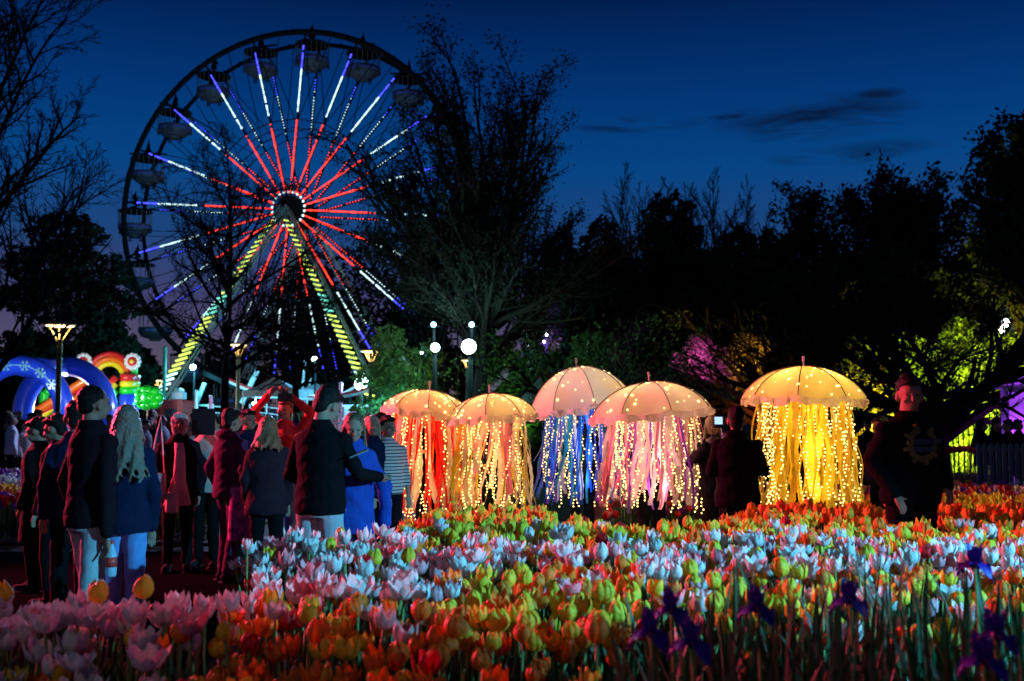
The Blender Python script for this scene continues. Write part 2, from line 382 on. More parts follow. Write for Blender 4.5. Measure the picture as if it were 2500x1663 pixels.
for i, (px, py, wpx, Y, lab) in enumerate(spec):
    s_ = FPX/Y; h = (CAMH+(1015-py)/s_)*(.97 if px < 1660 else .88)
    lb = blob(wpx/s_/2*1.2, h); lb = [(x, y, z, a, b, c) for (x, y, z, a, b, c) in lb if z > h*.24 or py > 740]
    lobes('evergreen_tree', g(px, Y), lab, lb, 200+i, .2, 11000, trunk=(h*.6, .2), group='dark evergreens behind the picnic shelter', hollow=.7)
# row of bare and leafing tree tops on the right skyline
P5 = dict(BARE); P5.update(lv=3, n=[16, 10, 7], ang=[34, 30, 34], ratio=[.5, .45, .5], start=[.4, .15, .1], shrink=.55, rmin=.016, up=[.05, .1, .08, .05])
sky_row = [(1560, 430, 60, 0), (1640, 425, 62, 0), (1740, 440, 58, 0), (1850, 455, 60, 0), (1960, 470, 56, 1), (2040, 468, 58, 0), (2130, 440, 54, 1), (2210, 440, 50, 1), (2290, 450, 50, 1)]
nm = ['bare tree top furthest left on the right-hand skyline', 'bare tree rising behind the round-topped evergreen', 'bare tree right of the round-topped evergreen', 'thin bare tree in the dip of the skyline',
      'leafing tree above the yellow lantern', 'thin bare tree right above the yellow lantern', 'pointed leafing tree right of the skyline dip', 'leafing tree left of the tall tree at the right edge', 'leafing tree under the tall tree at the right edge']
for i, ((px, py, Y, lf), lab) in enumerate(zip(sky_row, nm)):
    h = CAMH + (1015-py)*Y/FPX
    tree('bare_tree' if not lf else 'leafing_tree', g(px, Y), lab, P5, 300+i, h*.84, .2, leaf=M_leaf if lf else None, lsize=.16, lper=2, lspread=.2, group='trees on the right-hand skyline')
# tall leafing tree at the right edge, and the spreading tree behind the hooded man
P6 = dict(P5); P6.update(n=[20, 12, 7], ang=[40, 36, 40], rmin=.012)
tree('leafing_tree', g(2470, 30), 'tall leafing tree at the right edge of the frame', P6, 401, 7.6, .22, leaf=M_leaf, lsize=.12, lper=3, lspread=.14)
tree('leafing_tree', g(2560, 36), 'taller leafing tree cut off by the right edge', P6, 402, 10.2, .25, leaf=M_leaf, lsize=.13, lper=3, lspread=.16)
P7 = dict(VASE); P7.update(lv=4, n=[16, 7, 5, 3], segs=[5, 9, 5, 3, 2], up=[.02, .03, .01, .02, .02], start=[.5, .15, .15, .1], ang=[66, 38, 38, 38], ratio=[1.9, .42, .45, .5], rr=[.4, .5, .5, .5], flat=.6)
tree('spreading_tree', g(2292, 21), 'dark spreading tree with a thick trunk right behind the man in the gear hoodie', P7, 61, 2.2, .30, leaf=M_leaf, lsize=.05, lper=1, lspread=.1)
P8 = dict(P7); P8.update(n=[12, 7, 5, 3], ang=[60, 38, 38, 38])
tree('spreading_tree', g(2085, 24), 'slim dark tree with a forked trunk just right of the yellow lantern', P8, 67, 2.0, .13)
tree('bare_tree', g(1870, 34), 'tree with orange-lit limbs behind the shelter roof', P8, 71, 2.2, .22)
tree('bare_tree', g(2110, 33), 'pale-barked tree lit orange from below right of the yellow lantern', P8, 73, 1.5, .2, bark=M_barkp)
tree('bare_tree', g(1440, 34), 'dim spreading tree behind the shelter, leaves lit amber', P8, 79, 1.9, .16, leaf=M_lgreen, lsize=.08, lper=1)
# shrubs and small trees that catch coloured light
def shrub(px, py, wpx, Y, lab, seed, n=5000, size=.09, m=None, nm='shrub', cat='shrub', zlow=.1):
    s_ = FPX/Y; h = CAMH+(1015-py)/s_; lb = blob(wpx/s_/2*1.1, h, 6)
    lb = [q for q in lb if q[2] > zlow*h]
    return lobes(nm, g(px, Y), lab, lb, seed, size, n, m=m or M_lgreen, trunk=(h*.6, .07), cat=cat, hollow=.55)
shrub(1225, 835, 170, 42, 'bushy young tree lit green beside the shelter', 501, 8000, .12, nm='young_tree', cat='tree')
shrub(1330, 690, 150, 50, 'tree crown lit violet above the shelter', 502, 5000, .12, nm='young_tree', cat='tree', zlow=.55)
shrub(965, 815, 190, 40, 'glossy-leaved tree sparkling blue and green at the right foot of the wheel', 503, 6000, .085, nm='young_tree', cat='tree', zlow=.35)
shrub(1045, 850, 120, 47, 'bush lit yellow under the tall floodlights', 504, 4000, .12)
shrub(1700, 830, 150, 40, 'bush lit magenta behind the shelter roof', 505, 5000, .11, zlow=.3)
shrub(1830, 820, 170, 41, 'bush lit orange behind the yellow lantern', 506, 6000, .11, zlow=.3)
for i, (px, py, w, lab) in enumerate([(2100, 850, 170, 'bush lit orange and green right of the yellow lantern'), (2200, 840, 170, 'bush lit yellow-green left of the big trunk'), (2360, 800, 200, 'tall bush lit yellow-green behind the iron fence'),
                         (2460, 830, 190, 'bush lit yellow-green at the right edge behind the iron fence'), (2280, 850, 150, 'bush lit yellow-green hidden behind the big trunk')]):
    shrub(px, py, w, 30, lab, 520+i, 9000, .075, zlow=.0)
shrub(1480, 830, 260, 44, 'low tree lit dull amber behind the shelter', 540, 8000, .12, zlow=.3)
# coloured uplights among the trees
def up(px, Y, col, pw, dz=.4, dy=-2.2, tgt=None, ang=80):
    x = GX(px, Y); light('SPOT', (x, Y+dy, dz), col, pw, tgt or (x, Y, 1.9), .08, ang)
up(1225, 42, (.25, 1, .2), 600); up(1330, 50, (.35, .12, 1), 2500, 4.2, -5, (GX(1330, 50), 50, 6.8), 50)
up(965, 40, (.1, .75, 1), 900, 1.0); up(1045, 47, (.9, .9, .1), 400)
up(1700, 40, (.8, .05, 1), 1500, 3.9, -2.5, (GX(1700, 40), 40, 3.4), 60); up(1830, 41, (1, .28, .04), 1800, 3.9, -2.5, (GX(1830, 41), 41, 3.5), 60)
up(2100, 31, (1, .3, .03), 4500, .5, -2.8); up(2200, 30, (.75, .85, .05), 3500, .4, -3.2); up(2330, 30, (.8, .9, .05), 5200, .4, -3.0, ang=80); up(2430, 30, (.85, .8, .05), 5200, .4, -3.0, ang=80)
up(1870, 34, (1, .2, .03), 500, 1.0, -1.5); up(1440, 36, (1, .45, .04), 90, 2.2, -2.5)
up(1920, 46, (.7, .05, .6), 300, 3.2, -3)
# ------------------------------------------------------------------ ferris wheel
M_steel = mat('dark_steel', (.010, .010, .013), .8, 0, spec=.05); M_truss = mat('grey_truss', (.16, .17, .18), .5, .1)
M_wsteel = mat('white_painted_steel', (.62, .64, .66), .4, .1, var=.1)
M_tub = mat('gondola_paint', (.05, .05, .08), .6, var=.15)
M_stripe = mat('gondola_stripe', (.08, .1, .4), .45)
def led(name, c, s): return mat(name, (.02, .02, .02), .5, emit=c, es=s)
M_lr = led('red_light', (1, .035, .02), 3.2); M_lw = led('white_light', (.62, .95, 1.0), 1.9); M_lb = led('blue_light', (.045, .05, 1), 3.6)
M_ly = led('lime_light', (.72, 1.0, .12), 1.7); M_lc = led('aqua_light', (.2, 1.0, .75), 1.6); M_lcw = led('pale_aqua_light', (.55, 1, .9), 2.2)
M_warm = led('warm_bulb', (1, .72, .25), 6)
WY = 58.0; WC = W(707, 512, WY); TH = R(11); GAP = 2.1
wroot = thing('ferris_wheel', (WC.x, WC.y, 0), 'tall ferris wheel with red, white and blue lit spokes behind the bare trees', 'ferris wheel', rz=-TH)
HZ = WC.z; RAD = 10.0
def ring(mb, r, y, rad, n=80, sides=6):
    mb.tube([(r*math.sin(2*PI*i/n), y, HZ + r*math.cos(2*PI*i/n)) for i in range(n+1)], rad, sides, False)
def pol(r, a, y): return Vector((r*math.sin(a), y, HZ + r*math.cos(a)))
random.seed(3)
PH = [R(4.5+18*k) for k in range(20)]
for y, rad in ((0, .17), (GAP, .13)):
    mb = MB(); ring(mb, RAD, y, rad)
    for k in range(60):
        a = 2*PI*k/60; mb.box(pol(RAD+.13, a, y), (.09, .09, .09))
    mb.build('rim', M_steel, wroot, True)
    mb = MB()
    for r in (5.1,):
        for i in range(20):
            a, b = PH[i], PH[(i+1) % 20]; m_ = a + R(9)
            mb.bar(pol(r, a, y), pol(r, b, y), .045); mb.bar(pol(r-.5, a, y), pol(r-.5, b, y), .035)
            mb.bar(pol(r, m_, y), pol(RAD, a, y), .04); mb.bar(pol(r-.2, a, y), pol(RAD, m_, y), .035)
    mb.build('inner_truss', M_steel, wroot)
# led strips share three meshes
def strip(y_scale, rr0=.95, seg=((.95, 5.0, 0), (5.45, 7.9, 1), (7.9, 9.2, 2)), bead=.075, step=.125):
    mb = MB()
    for a, b, k in seg:
        n = int((b-a)/step)
        for i in range(n):
            q = bead*random.uniform(.7, 1.1)
            if random.random() > .05: mb.ell((0, 0, a + (b-a)*(i+.5)/n), (q*.8, q*.8, q), 4, 3, k=k)
    return mb
msf = [strip(1).mesh('light_strip', [M_lr, M_lw, M_lb]) for _ in range(4)]
msb = [strip(1, seg=((1.0, 4.7, 0), (4.9, 7.3, 1), (7.3, 9.0, 2)), bead=.042, step=.17).mesh('light_strip', [M_lr, M_lw, M_lb]) for _ in range(4)]
mb = MB(); mb.bar((0, 0, .7), (0, 0, RAD), .09, .12); me_spoke = mb.mesh('spoke', M_steel)
for y, ms_ in ((0, msf), (GAP, msb)):
    for a in PH:
        ms = ms_[int(a*50) % 4]
        sp = link('spoke', me_spoke, wroot, (0, y, HZ), (0, a, 0))
        st = link('light_strip', ms, sp, (0, -.1, 0)); st['kind'] = 'stuff'
# hub
mb = MB(); mb.tube([(0, -.5, HZ), (0, GAP+.5, HZ)], .42, 14); 
for y in (0, GAP): mb.tube([(0, y-.09, HZ), (0, y+.09, HZ)], .78, 20)
mb.build('hub', M_steel, wroot)
mb = MB()
for i in range(22):
    a = 2*PI*i/22; mb.ell(pol(.95, a, -.2), .07, 6, 4)
o = mb.build('hub_lights', M_lw, wroot); o['kind'] = 'stuff'
# gondolas: one of each, then copies; they hang upright
gp = bpy.data.objects.new('gondola', None); COL.objects.link(gp); gp.parent = wroot
mb = MB(); mb.tube([(0, -1.05, 0), (0, 1.05, 0)], .06, 6); mb.box((0, 0, -.1), (.1, .1, .25)); mb.build('axle', M_steel, gp)
mb = MB(); mb.loft([((0, 0, -.36), .98, .98), ((0, 0, -.3), .96, .96), ((0, 0, -.12), .3, .3), ((0, 0, -.08), .1, .1)], 16); mb.build('roof', M_steel, gp)
mb = MB()
for i in range(20):
    a = 2*PI*i/20; mb.bar((.9*math.cos(a), .9*math.sin(a), -1.15), (.93*math.cos(a), .93*math.sin(a), -.34), .022)
mb.build('cage_bars', M_truss, gp)
mb = MB(); mb.loft([((0, 0, -1.86), .3, .3), ((0, 0, -1.74), .36, .36), ((0, 0, -1.7), .6, .6), ((0, 0, -1.5), .86, .86), ((0, 0, -1.36), .93, .93)], 18, k=0)
mb.loft([((0, 0, -1.36), .95, .95), ((0, 0, -1.24), .95, .95)], 18, k=1); mb.loft([((0, 0, -1.24), .93, .93), ((0, 0, -1.12), .92, .92)], 18, k=0)
for a in (.6, 2.2, 3.8, 5.4): mb.box((.93*math.cos(a), .93*math.sin(a), -1.4), (.08, .22, .42), (0, 0, a), k=0)
mb.build('tub', [M_tub, M_stripe], gp)
mb = MB(); mb.tube([(0, 0, 0), (0, 0, .9)], .02, 4); mb.add([(0, -.03, .35), (-.28, 0, .38), (0, .03, .35), (.02, 0, .9)], [(0, 1, 3), (1, 2, 3), (0, 2, 1)]); mb.tube([(0,0,.1),(0,0,.3),(0,0,.8)], [.2,.14,.02], 6); mb.build('pennant', M_steel, gp)
for i, a in enumerate(PH):
    o = gp if i == 0 else copy_tree(gp, wroot)
    o.location = pol(RAD-.05, a, GAP/2); o.rotation_euler = (0, 0, i*.9)
# support frames
def leg(a, b, w, d, m, name='support_leg', lat=True):
    mb = MB(); a = Vector(a); b = Vector(b); dr = (b-a).normalized(); sd = dr.cross(Vector((0, 1, 0))).normalized()*w/2; dp = Vector((0, d/2, 0))
    for s1 in (-1, 1):
        for s2 in (-1, 1): mb.bar(a+sd*s1*.55+dp*s2, b+sd*s1+dp*s2, .09)
    n = int((b-a).length/.75)
    for i in range(n):
        p = a.lerp(b, i/n); q = a.lerp(b, (i+1)/n); s = 1 if i % 2 else -1; w1 = .55+.45*i/n
        mb.bar(p+sd*s*w1-dp, q-sd*s*w1-dp, .05); mb.bar(p+sd*s*w1+dp, q-sd*s*w1+dp, .05)
    return mb.build(name, m, wroot)
hubf = Vector((0, -.75, HZ)); hubr = Vector((0, GAP+.75, HZ))
fl = Vector((-6.6, -2.4, 1.7)); fr = Vector((6.2, -2.4, 1.7))
L1 = leg(hubf, fl, .62, .4, M_truss); L2 = leg(hubf, fr, .62, .4, M_truss)
L3 = leg(hubr, (-5.4, 4.2, 1.2), .5, .4, M_wsteel); L4 = leg(hubr, (6.6, 4.4, 1.2), .5, .4, M_wsteel)
def bars(par, a, b, n, slant, length, rad):
    a = Vector(a); b = Vector(b)
    meshes = []
    for mm in (M_ly, M_lc, M_lcw):
        mb = MB(); dx = math.cos(slant)*length/2; dz = math.sin(slant)*length/2
        mb.cap((-dx, 0, -dz), (dx, 0, dz), rad, rad, 6); meshes.append(mb.mesh('light_bar', mm))
    for i in range(n):
        t = (i+.6)/n; k = 0
        if .40 < t < .5: k = 1
        if .80 < t < .9: k = 2
        sc = .5+.5*min(1, t*1.6)
        o = link('light_bar', meshes[k], par, a.lerp(b, t)+Vector((0, -.6, 0)), sc=sc)
bars(L1, hubf+Vector((-.35, 0, -.7)), fl, 38, R(16), .62, .06)
bars(L2, hubf+Vector((.3, 0, -.7)), fr, 38, R(-12), .5, .055)
mb = MB()   # platform and stair under the wheel
mb.box((0, .8, .55), (15.5, 5.5, .12)); 
for x in (-7, -5, -3, -1, 1, 3, 5, 7): mb.box((x, -1.8, .25), (.14, .14, .5)); mb.box((x, 3.2, .25), (.14, .14, .5))
mb.build('platform', M_wsteel, wroot)
mb = MB()
for s in (-1, 1):
    for (x0, x1) in ((-7.5, -4.2), (-3.6, -.3), (.3, 3.6), (4.2, 7.5)):
        for z in (.75, 1.15, 1.6): mb.bar((x0, -1.9, z), (x1, -1.9, z), .04)
        n = 12
        for i in range(n+1): mb.bar((x0+(x1-x0)*i/n, -1.9, .62), (x0+(x1-x0)*i/n, -1.9, 1.6), .028)
mb.build('railing', M_wsteel, wroot)
# fairground lamps and floodlights ------------------------------------------------
M_lampw = mat('lit_flood_glass', (.9, .9, .9), .3, emit=(.85, 1, 1), es=9)
M_lampb = mat('lit_blue_glass', (.9, .9, .9), .3, emit=(.12, .32, 1), es=2.2)
def flood(px, py, Y, lab, r=.2, col=(.5, .85, 1), pw=300, m=None, pole=True, aim=-1, extra=None):
    p = W(px, py, Y); t = thing('floodlight', (p.x, p.y, 0), lab, 'floodlight')
    mb = MB(); mb.ell((0, -.12, p.z), (r, r*.35, r), 14, 10); mb.build('lit_glass', m or M_lampw, t, True)
    mb = MB(); mb.loft([((0, 0, 0), r*1.05, r*1.05), ((0, 0, r*.7), r*.7, r*.7)], 12)
    mb.v = [(x, y_z[1]*1 if False else z_, p.z + y_) for (x, y_, z_), y_z in zip(mb.v, mb.v)]; mb.build('housing', M_steel, t)
    if pole: mb = MB(); mb.tube([(0, .12, 0), (0, .12, p.z)], [.075, .045], 8); mb.bar((-.2, .12, p.z-.05), (.2, .12, p.z-.05), .04); mb.build('pole', M_steel, t)
    if pw: light('POINT', (p.x, p.y-.5, p.z), col, pw, size=.12)
    return t
flood(1145, 847, 37.5, 'brightest white floodlight, in front of the big tree trunk', .26, (.3, 1, .7), 380)
flood(1063, 849, 37.8, 'white floodlight left of the brightest one by the big tree', .16, (.4, 1, .8), 200)
flood(1152, 793, 37.6, 'small blue floodlight above the brightest white one', .10, (.3, .5, 1), 60, M_lampb)
flood(1059, 793, 37.9, 'small blue floodlight above the left white one', .10, (.3, .5, 1), 60, M_lampb)
flood(884, 937, 50, 'large blinding blue-white floodlight low beside the right wheel support', .34, (.12, .62, 1), 1500)
flood(769, 879, 50, 'blue-white floodlight on a tall thin pole right of the second tree trunk', .15, (.15, .65, 1), 500)
flood(473, 897, 51, 'aqua-white floodlight on the left wheel support', .14, (.12, .9, 1), 900)
flood(620, 985, 47, 'low blue-white work light between the crowd and the tent', .05, (.12, .65, 1), 700)
for px, py, lab in ((2418, 797, 'left of the three white floodlights in the trees at the right edge'), (2452, 789, 'topmost of the three white floodlights in the trees at the right edge'), (2442, 806, 'lowest of the three white floodlights in the trees at the right edge')):
    flood(px, py, 38, lab, .14, (1, .85, .7), 90)
for i, (px, py) in enumerate(((1030, 862), (1290, 845), (1233, 912), (1328, 835), (1334, 818))):
    flood(px, py, 46, ['small aqua lamp in the leaves left of the tall floodlights', 'small aqua lamp low in the trees above the shelter', 'aqua-white lamp in the green-lit young tree', 'tiny aqua lamp high above the shelter', 'tiny topmost aqua lamp above the shelter'][i], .055, (.3, 1, 1), 15, M_lampw)
M_gold = mat('lamp_metal_warm', (.55, .4, .18), .4, .5); M_disc = mat('lit_lamp_disc', (.9, .8, .6), .4, emit=(1, .70, .34), es=2.6)
M_pole = mat('lamp_pole', (.10, .08, .05), .45, .6)
def lamp(px, py, Y, lab, dia=.8, pw=70):
    p = W(px, py, Y); z = p.z
    t = thing('street_lamp', (p.x, p.y, 0), lab, 'street lamp', 'park lamps with flat discs')
    mb = MB(); mb.loft([((0, 0, z), dia*.5, dia*.5), ((0, 0, z+.035), dia*.5, dia*.5), ((0, 0, z+.06), dia*.42, dia*.42)], 28); mb.build('lamp_disc', M_gold, t)
    mb = MB(); mb.loft([((0, 0, z-.03), dia*.44, dia*.44), ((0, 0, z-.002), dia*.47, dia*.47)], 28); mb.build('lit_panel', M_disc, t)
    for k in range(4):
        a = k*PI/2+.5; mb = MB(); mb.tube([(.06*math.cos(a), .06*math.sin(a), z-.44), (dia*.36*math.cos(a), dia*.36*math.sin(a), z-.03)], .022, 6); mb.build('bracket', M_gold, t)
    mb = MB(); mb.tube([(0, 0, 0), (0, 0, .3), (0, 0, z-.4)], [.10, .075, .075], 12); mb.loft([((0, 0, z-.62), .085, .085), ((0, 0, z-.60), .09, .09), ((0, 0, z-.58), .085, .085)], 12); mb.build('pole', M_pole, t)
    light('POINT', (p.x, p.y, z-.12), (1, .68, .3), pw, size=.12)
lamp(147, 795, 30, 'near park lamp with flat glowing disc on tall pole, over the blue arches', .82, 60)
lamp(386, 929, 62, 'distant park lamp with a yellow glowing disc above the green inflatable tree', .75, 40)
lamp(905, 858, 42, 'park lamp with orange disc in front of the right wheel support', .78, 40)
lamp(1305, 897, 52, 'orange park lamp beside the shelter gable', .85, 35)
lamp(1140, 880, 56, 'small distant orange park lamp below the brightest floodlight', .6, 20)
lamp(583, 842, 40, 'dark-poled park lamp behind the slender bare tree', .7, 12)
# ------------------------------------------------------------------ inflatables
def vinyl(n, c): return mat(n, c, .28, spec=.6, var=.08, vscale=1.5, bump=.15, bscale=3, coat=.3)
V_blue = vinyl('blue_vinyl', (.02, .07, .75)); V_red = vinyl('red_vinyl', (.7, .02, .02)); V_or = vinyl('orange_vinyl', (.9, .16, .01)); V_yel = vinyl('yellow_vinyl', (.9, .75, .02))
V_grn = vinyl('green_vinyl', (.01, .65, .03)); V_wh = vinyl('white_vinyl', (.8, .85, .85)); V_ice = vinyl('pale_aqua_vinyl', (.25, .6, .65)); V_brn = vinyl('brown_vinyl', (.45, .22, .16)); V_dgr = vinyl('dark_green_vinyl', (.01, .22, .02))
def arch(mb, cx, y, r, rx, tub, z0=0, n=28, a0=0, a1=PI, leg_=True, k=None):
    pts = [(cx - rx*math.cos(a0+(a1-a0)*i/n), y, z0 + r*math.sin(a0+(a1-a0)*i/n)) for i in range(n+1)]
    if leg_: pts = [(pts[0][0], y, 0)] + pts + [(pts[-1][0], y, 0)]
    mb.tube(pts, tub, 14, True, k)
AY = 37.0; s_ = FPX/AY
def arch_pair(): 
    cA = GX(42, AY); tA = thing('inflatable_arch', (cA, AY, 0), 'glossy blue inflatable tunnel of two arches with pale snowflakes at the left edge', 'inflatable arch')
    rx = 112/s_; top = CAMH + (1015-892)/s_
    mb = MB(); arch(mb, 0, 0, top-1.7, rx, .34, 1.7); mb.build('front_arch', V_blue, tA, True)
    mb = MB(); dx = GX(158, AY+3)-cA; arch(mb, dx, 3.0, top+.1-1.7, 112*1.0/s_, .36, 1.7); mb.build('rear_arch', V_blue, tA, True)
    for f in (.35, .65): mb = MB(); z = top*(.98); mb.tube([(0+f*1.2-.3, 0, z), (dx+f*1.2-.9, 3, z+.08)], .33, 12); mb.build('roof_tube', V_blue, tA, True)
    mb = MB(); pts = [( - rx*math.cos(PI*i/30), -.335, 1.7+(top-1.7)*math.sin(PI*i/30)) for i in range(31)]; mb.tube(pts, .018, 5); mb.build('seam_line', V_ice, tA)
    for k, a in enumerate((.34, .44, .57, .69, .80)):
        c = Vector((-rx*math.cos(PI*a), -.36, 1.7+(top-1.7)*math.sin(PI*a))); mb = MB()
        for j in range(3):
            q = Vector((math.cos(j*PI/3), 0, math.sin(j*PI/3)))*.19; mb.bar(c-q, c+q, .045, .02)
        for j in range(6):
            q = Vector((math.cos(j*PI/3), 0, math.sin(j*PI/3))); e = c+q*.11
            for sg in (-1, 1):
                w = Vector((math.cos(j*PI/3+sg*.7), 0, math.sin(j*PI/3+sg*.7))); mb.bar(e, e+w*.08, .03, .018)
        mb.build('snowflake', V_ice, tA)
    return tA
arch_pair()
p = g(60, 37); light('POINT', (p[0], 34.0, 2.6), (.6, .8, 1), 260, size=.2); light('POINT', (p[0]+3.2, 35.5, 2.2), (.7, .85, 1), 150, size=.2)  # added point lights without fixtures, to light the arches
SY = 45.0; s2 = FPX/SY
def zz(py, Y): return CAMH + (1015-py)*Y/FPX
tS = thing('inflatable_slide', (GX(255, SY), SY, 0), 'rainbow inflatable slide with striped tower, rainbow arch and two daisies on top', 'inflatable slide')
ox = GX(255, SY)
def X(px, Y=SY): return GX(px, Y)-ox
mb = MB(); bands = [(1018, 962, V_blue), (962, 945, V_grn), (945, 930, V_yel), (930, 913, V_red)]
for i, (y0, y1, m) in enumerate(bands):
    mb = MB(); z0, z1 = zz(y0, SY), zz(y1, SY); xa = X(284); xb = X(323)
    mb.loft([(((xa+xb)/2, .5, z0), (xb-xa)/2*1.06, .55), (((xa+xb)/2, .5, z0+.06), (xb-xa)/2*1.15, .62), (((xa+xb)/2, .5, z1-.06), (xb-xa)/2*1.15, .62), (((xa+xb)/2, .5, z1), (xb-xa)/2*1.06, .55)], 16)
    mb.build('tower_band', m, tS, True)
    mb = MB(); q = [(X(284)-.05, -.05, (z0+z1)/2), (X(284)-.32, -.05, (z0+z1)/2 - .3-.0), (X(268), .0, (z0+z1)/2-.75)]
    mb.tube(q, [(z1-z0)*.52, (z1-z0)*.5, (z1-z0)*.4], 10); mb.build('chevron_tube', (V_blue, V_grn, V_yel, V_red)[i] if i else V_grn, tS, True)
for r, m in ((.98, V_red), (.80, V_or), (.62, V_yel)):
    mb = MB(); arch(mb, X(253), .5, r*1.15, r, .12, zz(922, SY)-.1, leg_=False); mb.build('rainbow_tube', m, tS, True)
def slidebar(a, b, r, m, name='slide_wall'):
    mb = MB(); mb.cap(a, b, r, r, 12); mb.build(name, m, tS, True)
slidebar((X(215), .2, zz(918, SY)), (X(62), -.6, zz(1030, SY)), .17, V_or); slidebar((X(228), .5, zz(912, SY)), (X(80), -.3, zz(1026, SY)), .17, V_red)
slidebar((X(235), .1, zz(925, SY)), (X(150), -.9, zz(1030, SY)), .16, V_or); slidebar((X(170), .3, zz(955, SY)), (X(100), -.2, zz(1020, SY)), .15, V_yel)
mb = MB(); mb.add([(X(205), .6, zz(935, SY)), (X(240), .6, zz(925, SY)), (X(150), -.2, zz(1032, SY)), (X(95), -.2, zz(1032, SY))], [(0, 1, 2, 3)]); mb.build('slide_bed', V_dgr, tS)
for px in (192, 313):
    z = zz(882, SY); mb = MB(); mb.tube([(X(px), .5, zz(915, SY)), (X(px), .5, z-.2)], .16, 10); mb.build('flower_stem', V_grn, tS, True)
    fo = bpy.data.objects.new('daisy', None); COL.objects.link(fo); fo.parent = tS; fo.location = (X(px), .3, z)
    for k in range(11):
        a = 2*PI*k/11; mb = MB(); mb.ell((.27*math.cos(a), 0, .27*math.sin(a)), (.115, .07, .115), 8, 6); mb.build('petal', V_wh, fo, True)
    mb = MB(); mb.ell((0, -.06, 0), (.2, .09, .2), 14, 8); mb.build('flower_disc', V_red, fo, True)
    mb = MB(); mb.ell((0, -.13, 0), (.09, .06, .09), 10, 6); mb.build('flower_centre', V_yel, fo, True)
mb = MB()
for k in range(9): mb.ell((X(98+rr_.uniform(-6, 14)+k*2.2), 0, zz(985-k*5.5, SY)), (.2, .2, .17), 8, 6)
mb.build('inflatable_bush', V_grn, tS, True)
mb = MB(); mb.loft([((X(345), -.8, .3), 1.1, 1.3), ((X(345), -.8, .75), 1.15, 1.35), ((X(345), -.8, 1.2), 1.1, 1.3)], 20); mb.build('base_cushion', V_ice, tS, True)
p = g(290, 45); light('POINT', (p[0], 41.5, 2.4), (.9, 1, .95), 420, size=.2); light('POINT', (GX(150, 43), 41.5, 1.8), (1, .9, .8), 160, size=.2)  # added point lights without fixtures, to light the slide
tT = thing('inflatable_tree', g(364, 42), 'puffy bright green inflatable tree with a pinkish trunk', 'inflatable tree'); s4 = FPX/42
def puff(q): 
    return q*(1+.10*math.sin(q.x*7+1)*math.cos(q.z*8)+.06*math.sin(q.y*11+q.x*9))
mb = MB(); cz = zz(972, 42); mb.ell((0, 0, cz), (.56, .45, .48), 28, 18, fn=puff)
for k in range(7): a = k*.9; mb.ell((.36*math.cos(a), -.22, cz+.3*math.sin(a)), (.22, .2, .2), 14, 10, fn=puff)
mb.build('crown', V_grn, tT, True)
mb = MB(); mb.tube([(0, 0, 0), (0, 0, .8), (.02, 0, cz-.3)], [.17, .13, .12], 12); mb.build('trunk', V_brn, tT, True)
light('POINT', (GX(372, 40), 39.8, 2.2), (.85, 1, .8), 110, size=.15)  # added point light without a fixture, to light the inflatable tree
# ------------------------------------------------------------------ fairground clutter
M_red = mat('red_paint', (.55, .02, .02), .4, var=.15); M_pink = mat('pink_paint', (.7, .12, .2), .4); M_dark = mat('dark_window', (.01, .01, .012), .3); M_canvas = mat('grey_canvas', (.25, .3, .33), .8, var=.15, bump=.2, bscale=6)
tR = thing('ride_trailer', g(432, 50), 'red ride control trailer with a dark window beside the left wheel foot', 'trailer')
mb = MB(); mb.box((0, 0, 1.35), (1.15, 2.2, 1.9)); mb.box((-.42, -1.12, 1.35), (.12, .06, 1.9)); mb.box((.42, -1.12, 1.35), (.12, .06, 1.9)); mb.box((0, -1.12, 2.25), (1.15, .1, .12)); mb.box((0, -1.12, .45), (1.15, .1, .12)); mb.build('body', M_red, tR)
mb = MB(); mb.box((.05, -1.13, 1.5), (.5, .03, .8)); mb.build('window', M_dark, tR)
mb = MB(); mb.bar((-.6, -1.0, 1.6), (-1.1, -1.2, .1), .16); mb.build('brace', M_red, tR)
mb = MB(); mb.box((.35, -.9, 2.5), (.5, .6, .3)); mb.ell((.35, -.9, 2.7), (.25, .25, .16), 10, 6); mb.build('roof_box', M_wsteel, tR)
for k in (-.3, .3):
    mb = MB(); mb.tube([(k, -1.16, .32), (k, -1.0, .32)], .3, 14); mb.build('wheel', M_dark, tR)
def barrier(px, Y, lab, w=2.1, z0=.1, z1=1.15, rz=0, m=None, grp='crowd barriers at the rides'):
    t = thing('crowd_barrier', g(px, Y), lab, 'barrier', grp, rz)
    mb = MB()
    mb.tube([(-w/2, 0, 0), (-w/2, 0, z1), (w/2, 0, z1), (w/2, 0, 0)], .028, 6); mb.bar((-w/2, 0, z0+.1), (w/2, 0, z0+.1), .03); mb.build('frame', m or M_wsteel, t)
    for i in range(10): 
        x = -w/2+w*(i+.5)/10; mb = MB(); mb.bar((x, 0, z0+.1), (x, 0, z1), .022); mb.build('upright', m or M_wsteel, t)
for i, (px, lab) in enumerate([(470, 'barrier right of the red trailer'), (545, 'barrier behind the slender trunk'), (620, 'barrier left of the grey tent'), (700, 'barrier in front of the grey tent'), (860, 'barrier below the blinding floodlight'), (935, 'barrier at the right foot of the wheel'), (790, 'barrier behind the couple with the phone')]):
    barrier(px, 47.5, 'white metal crowd '+lab, z1=1.25)
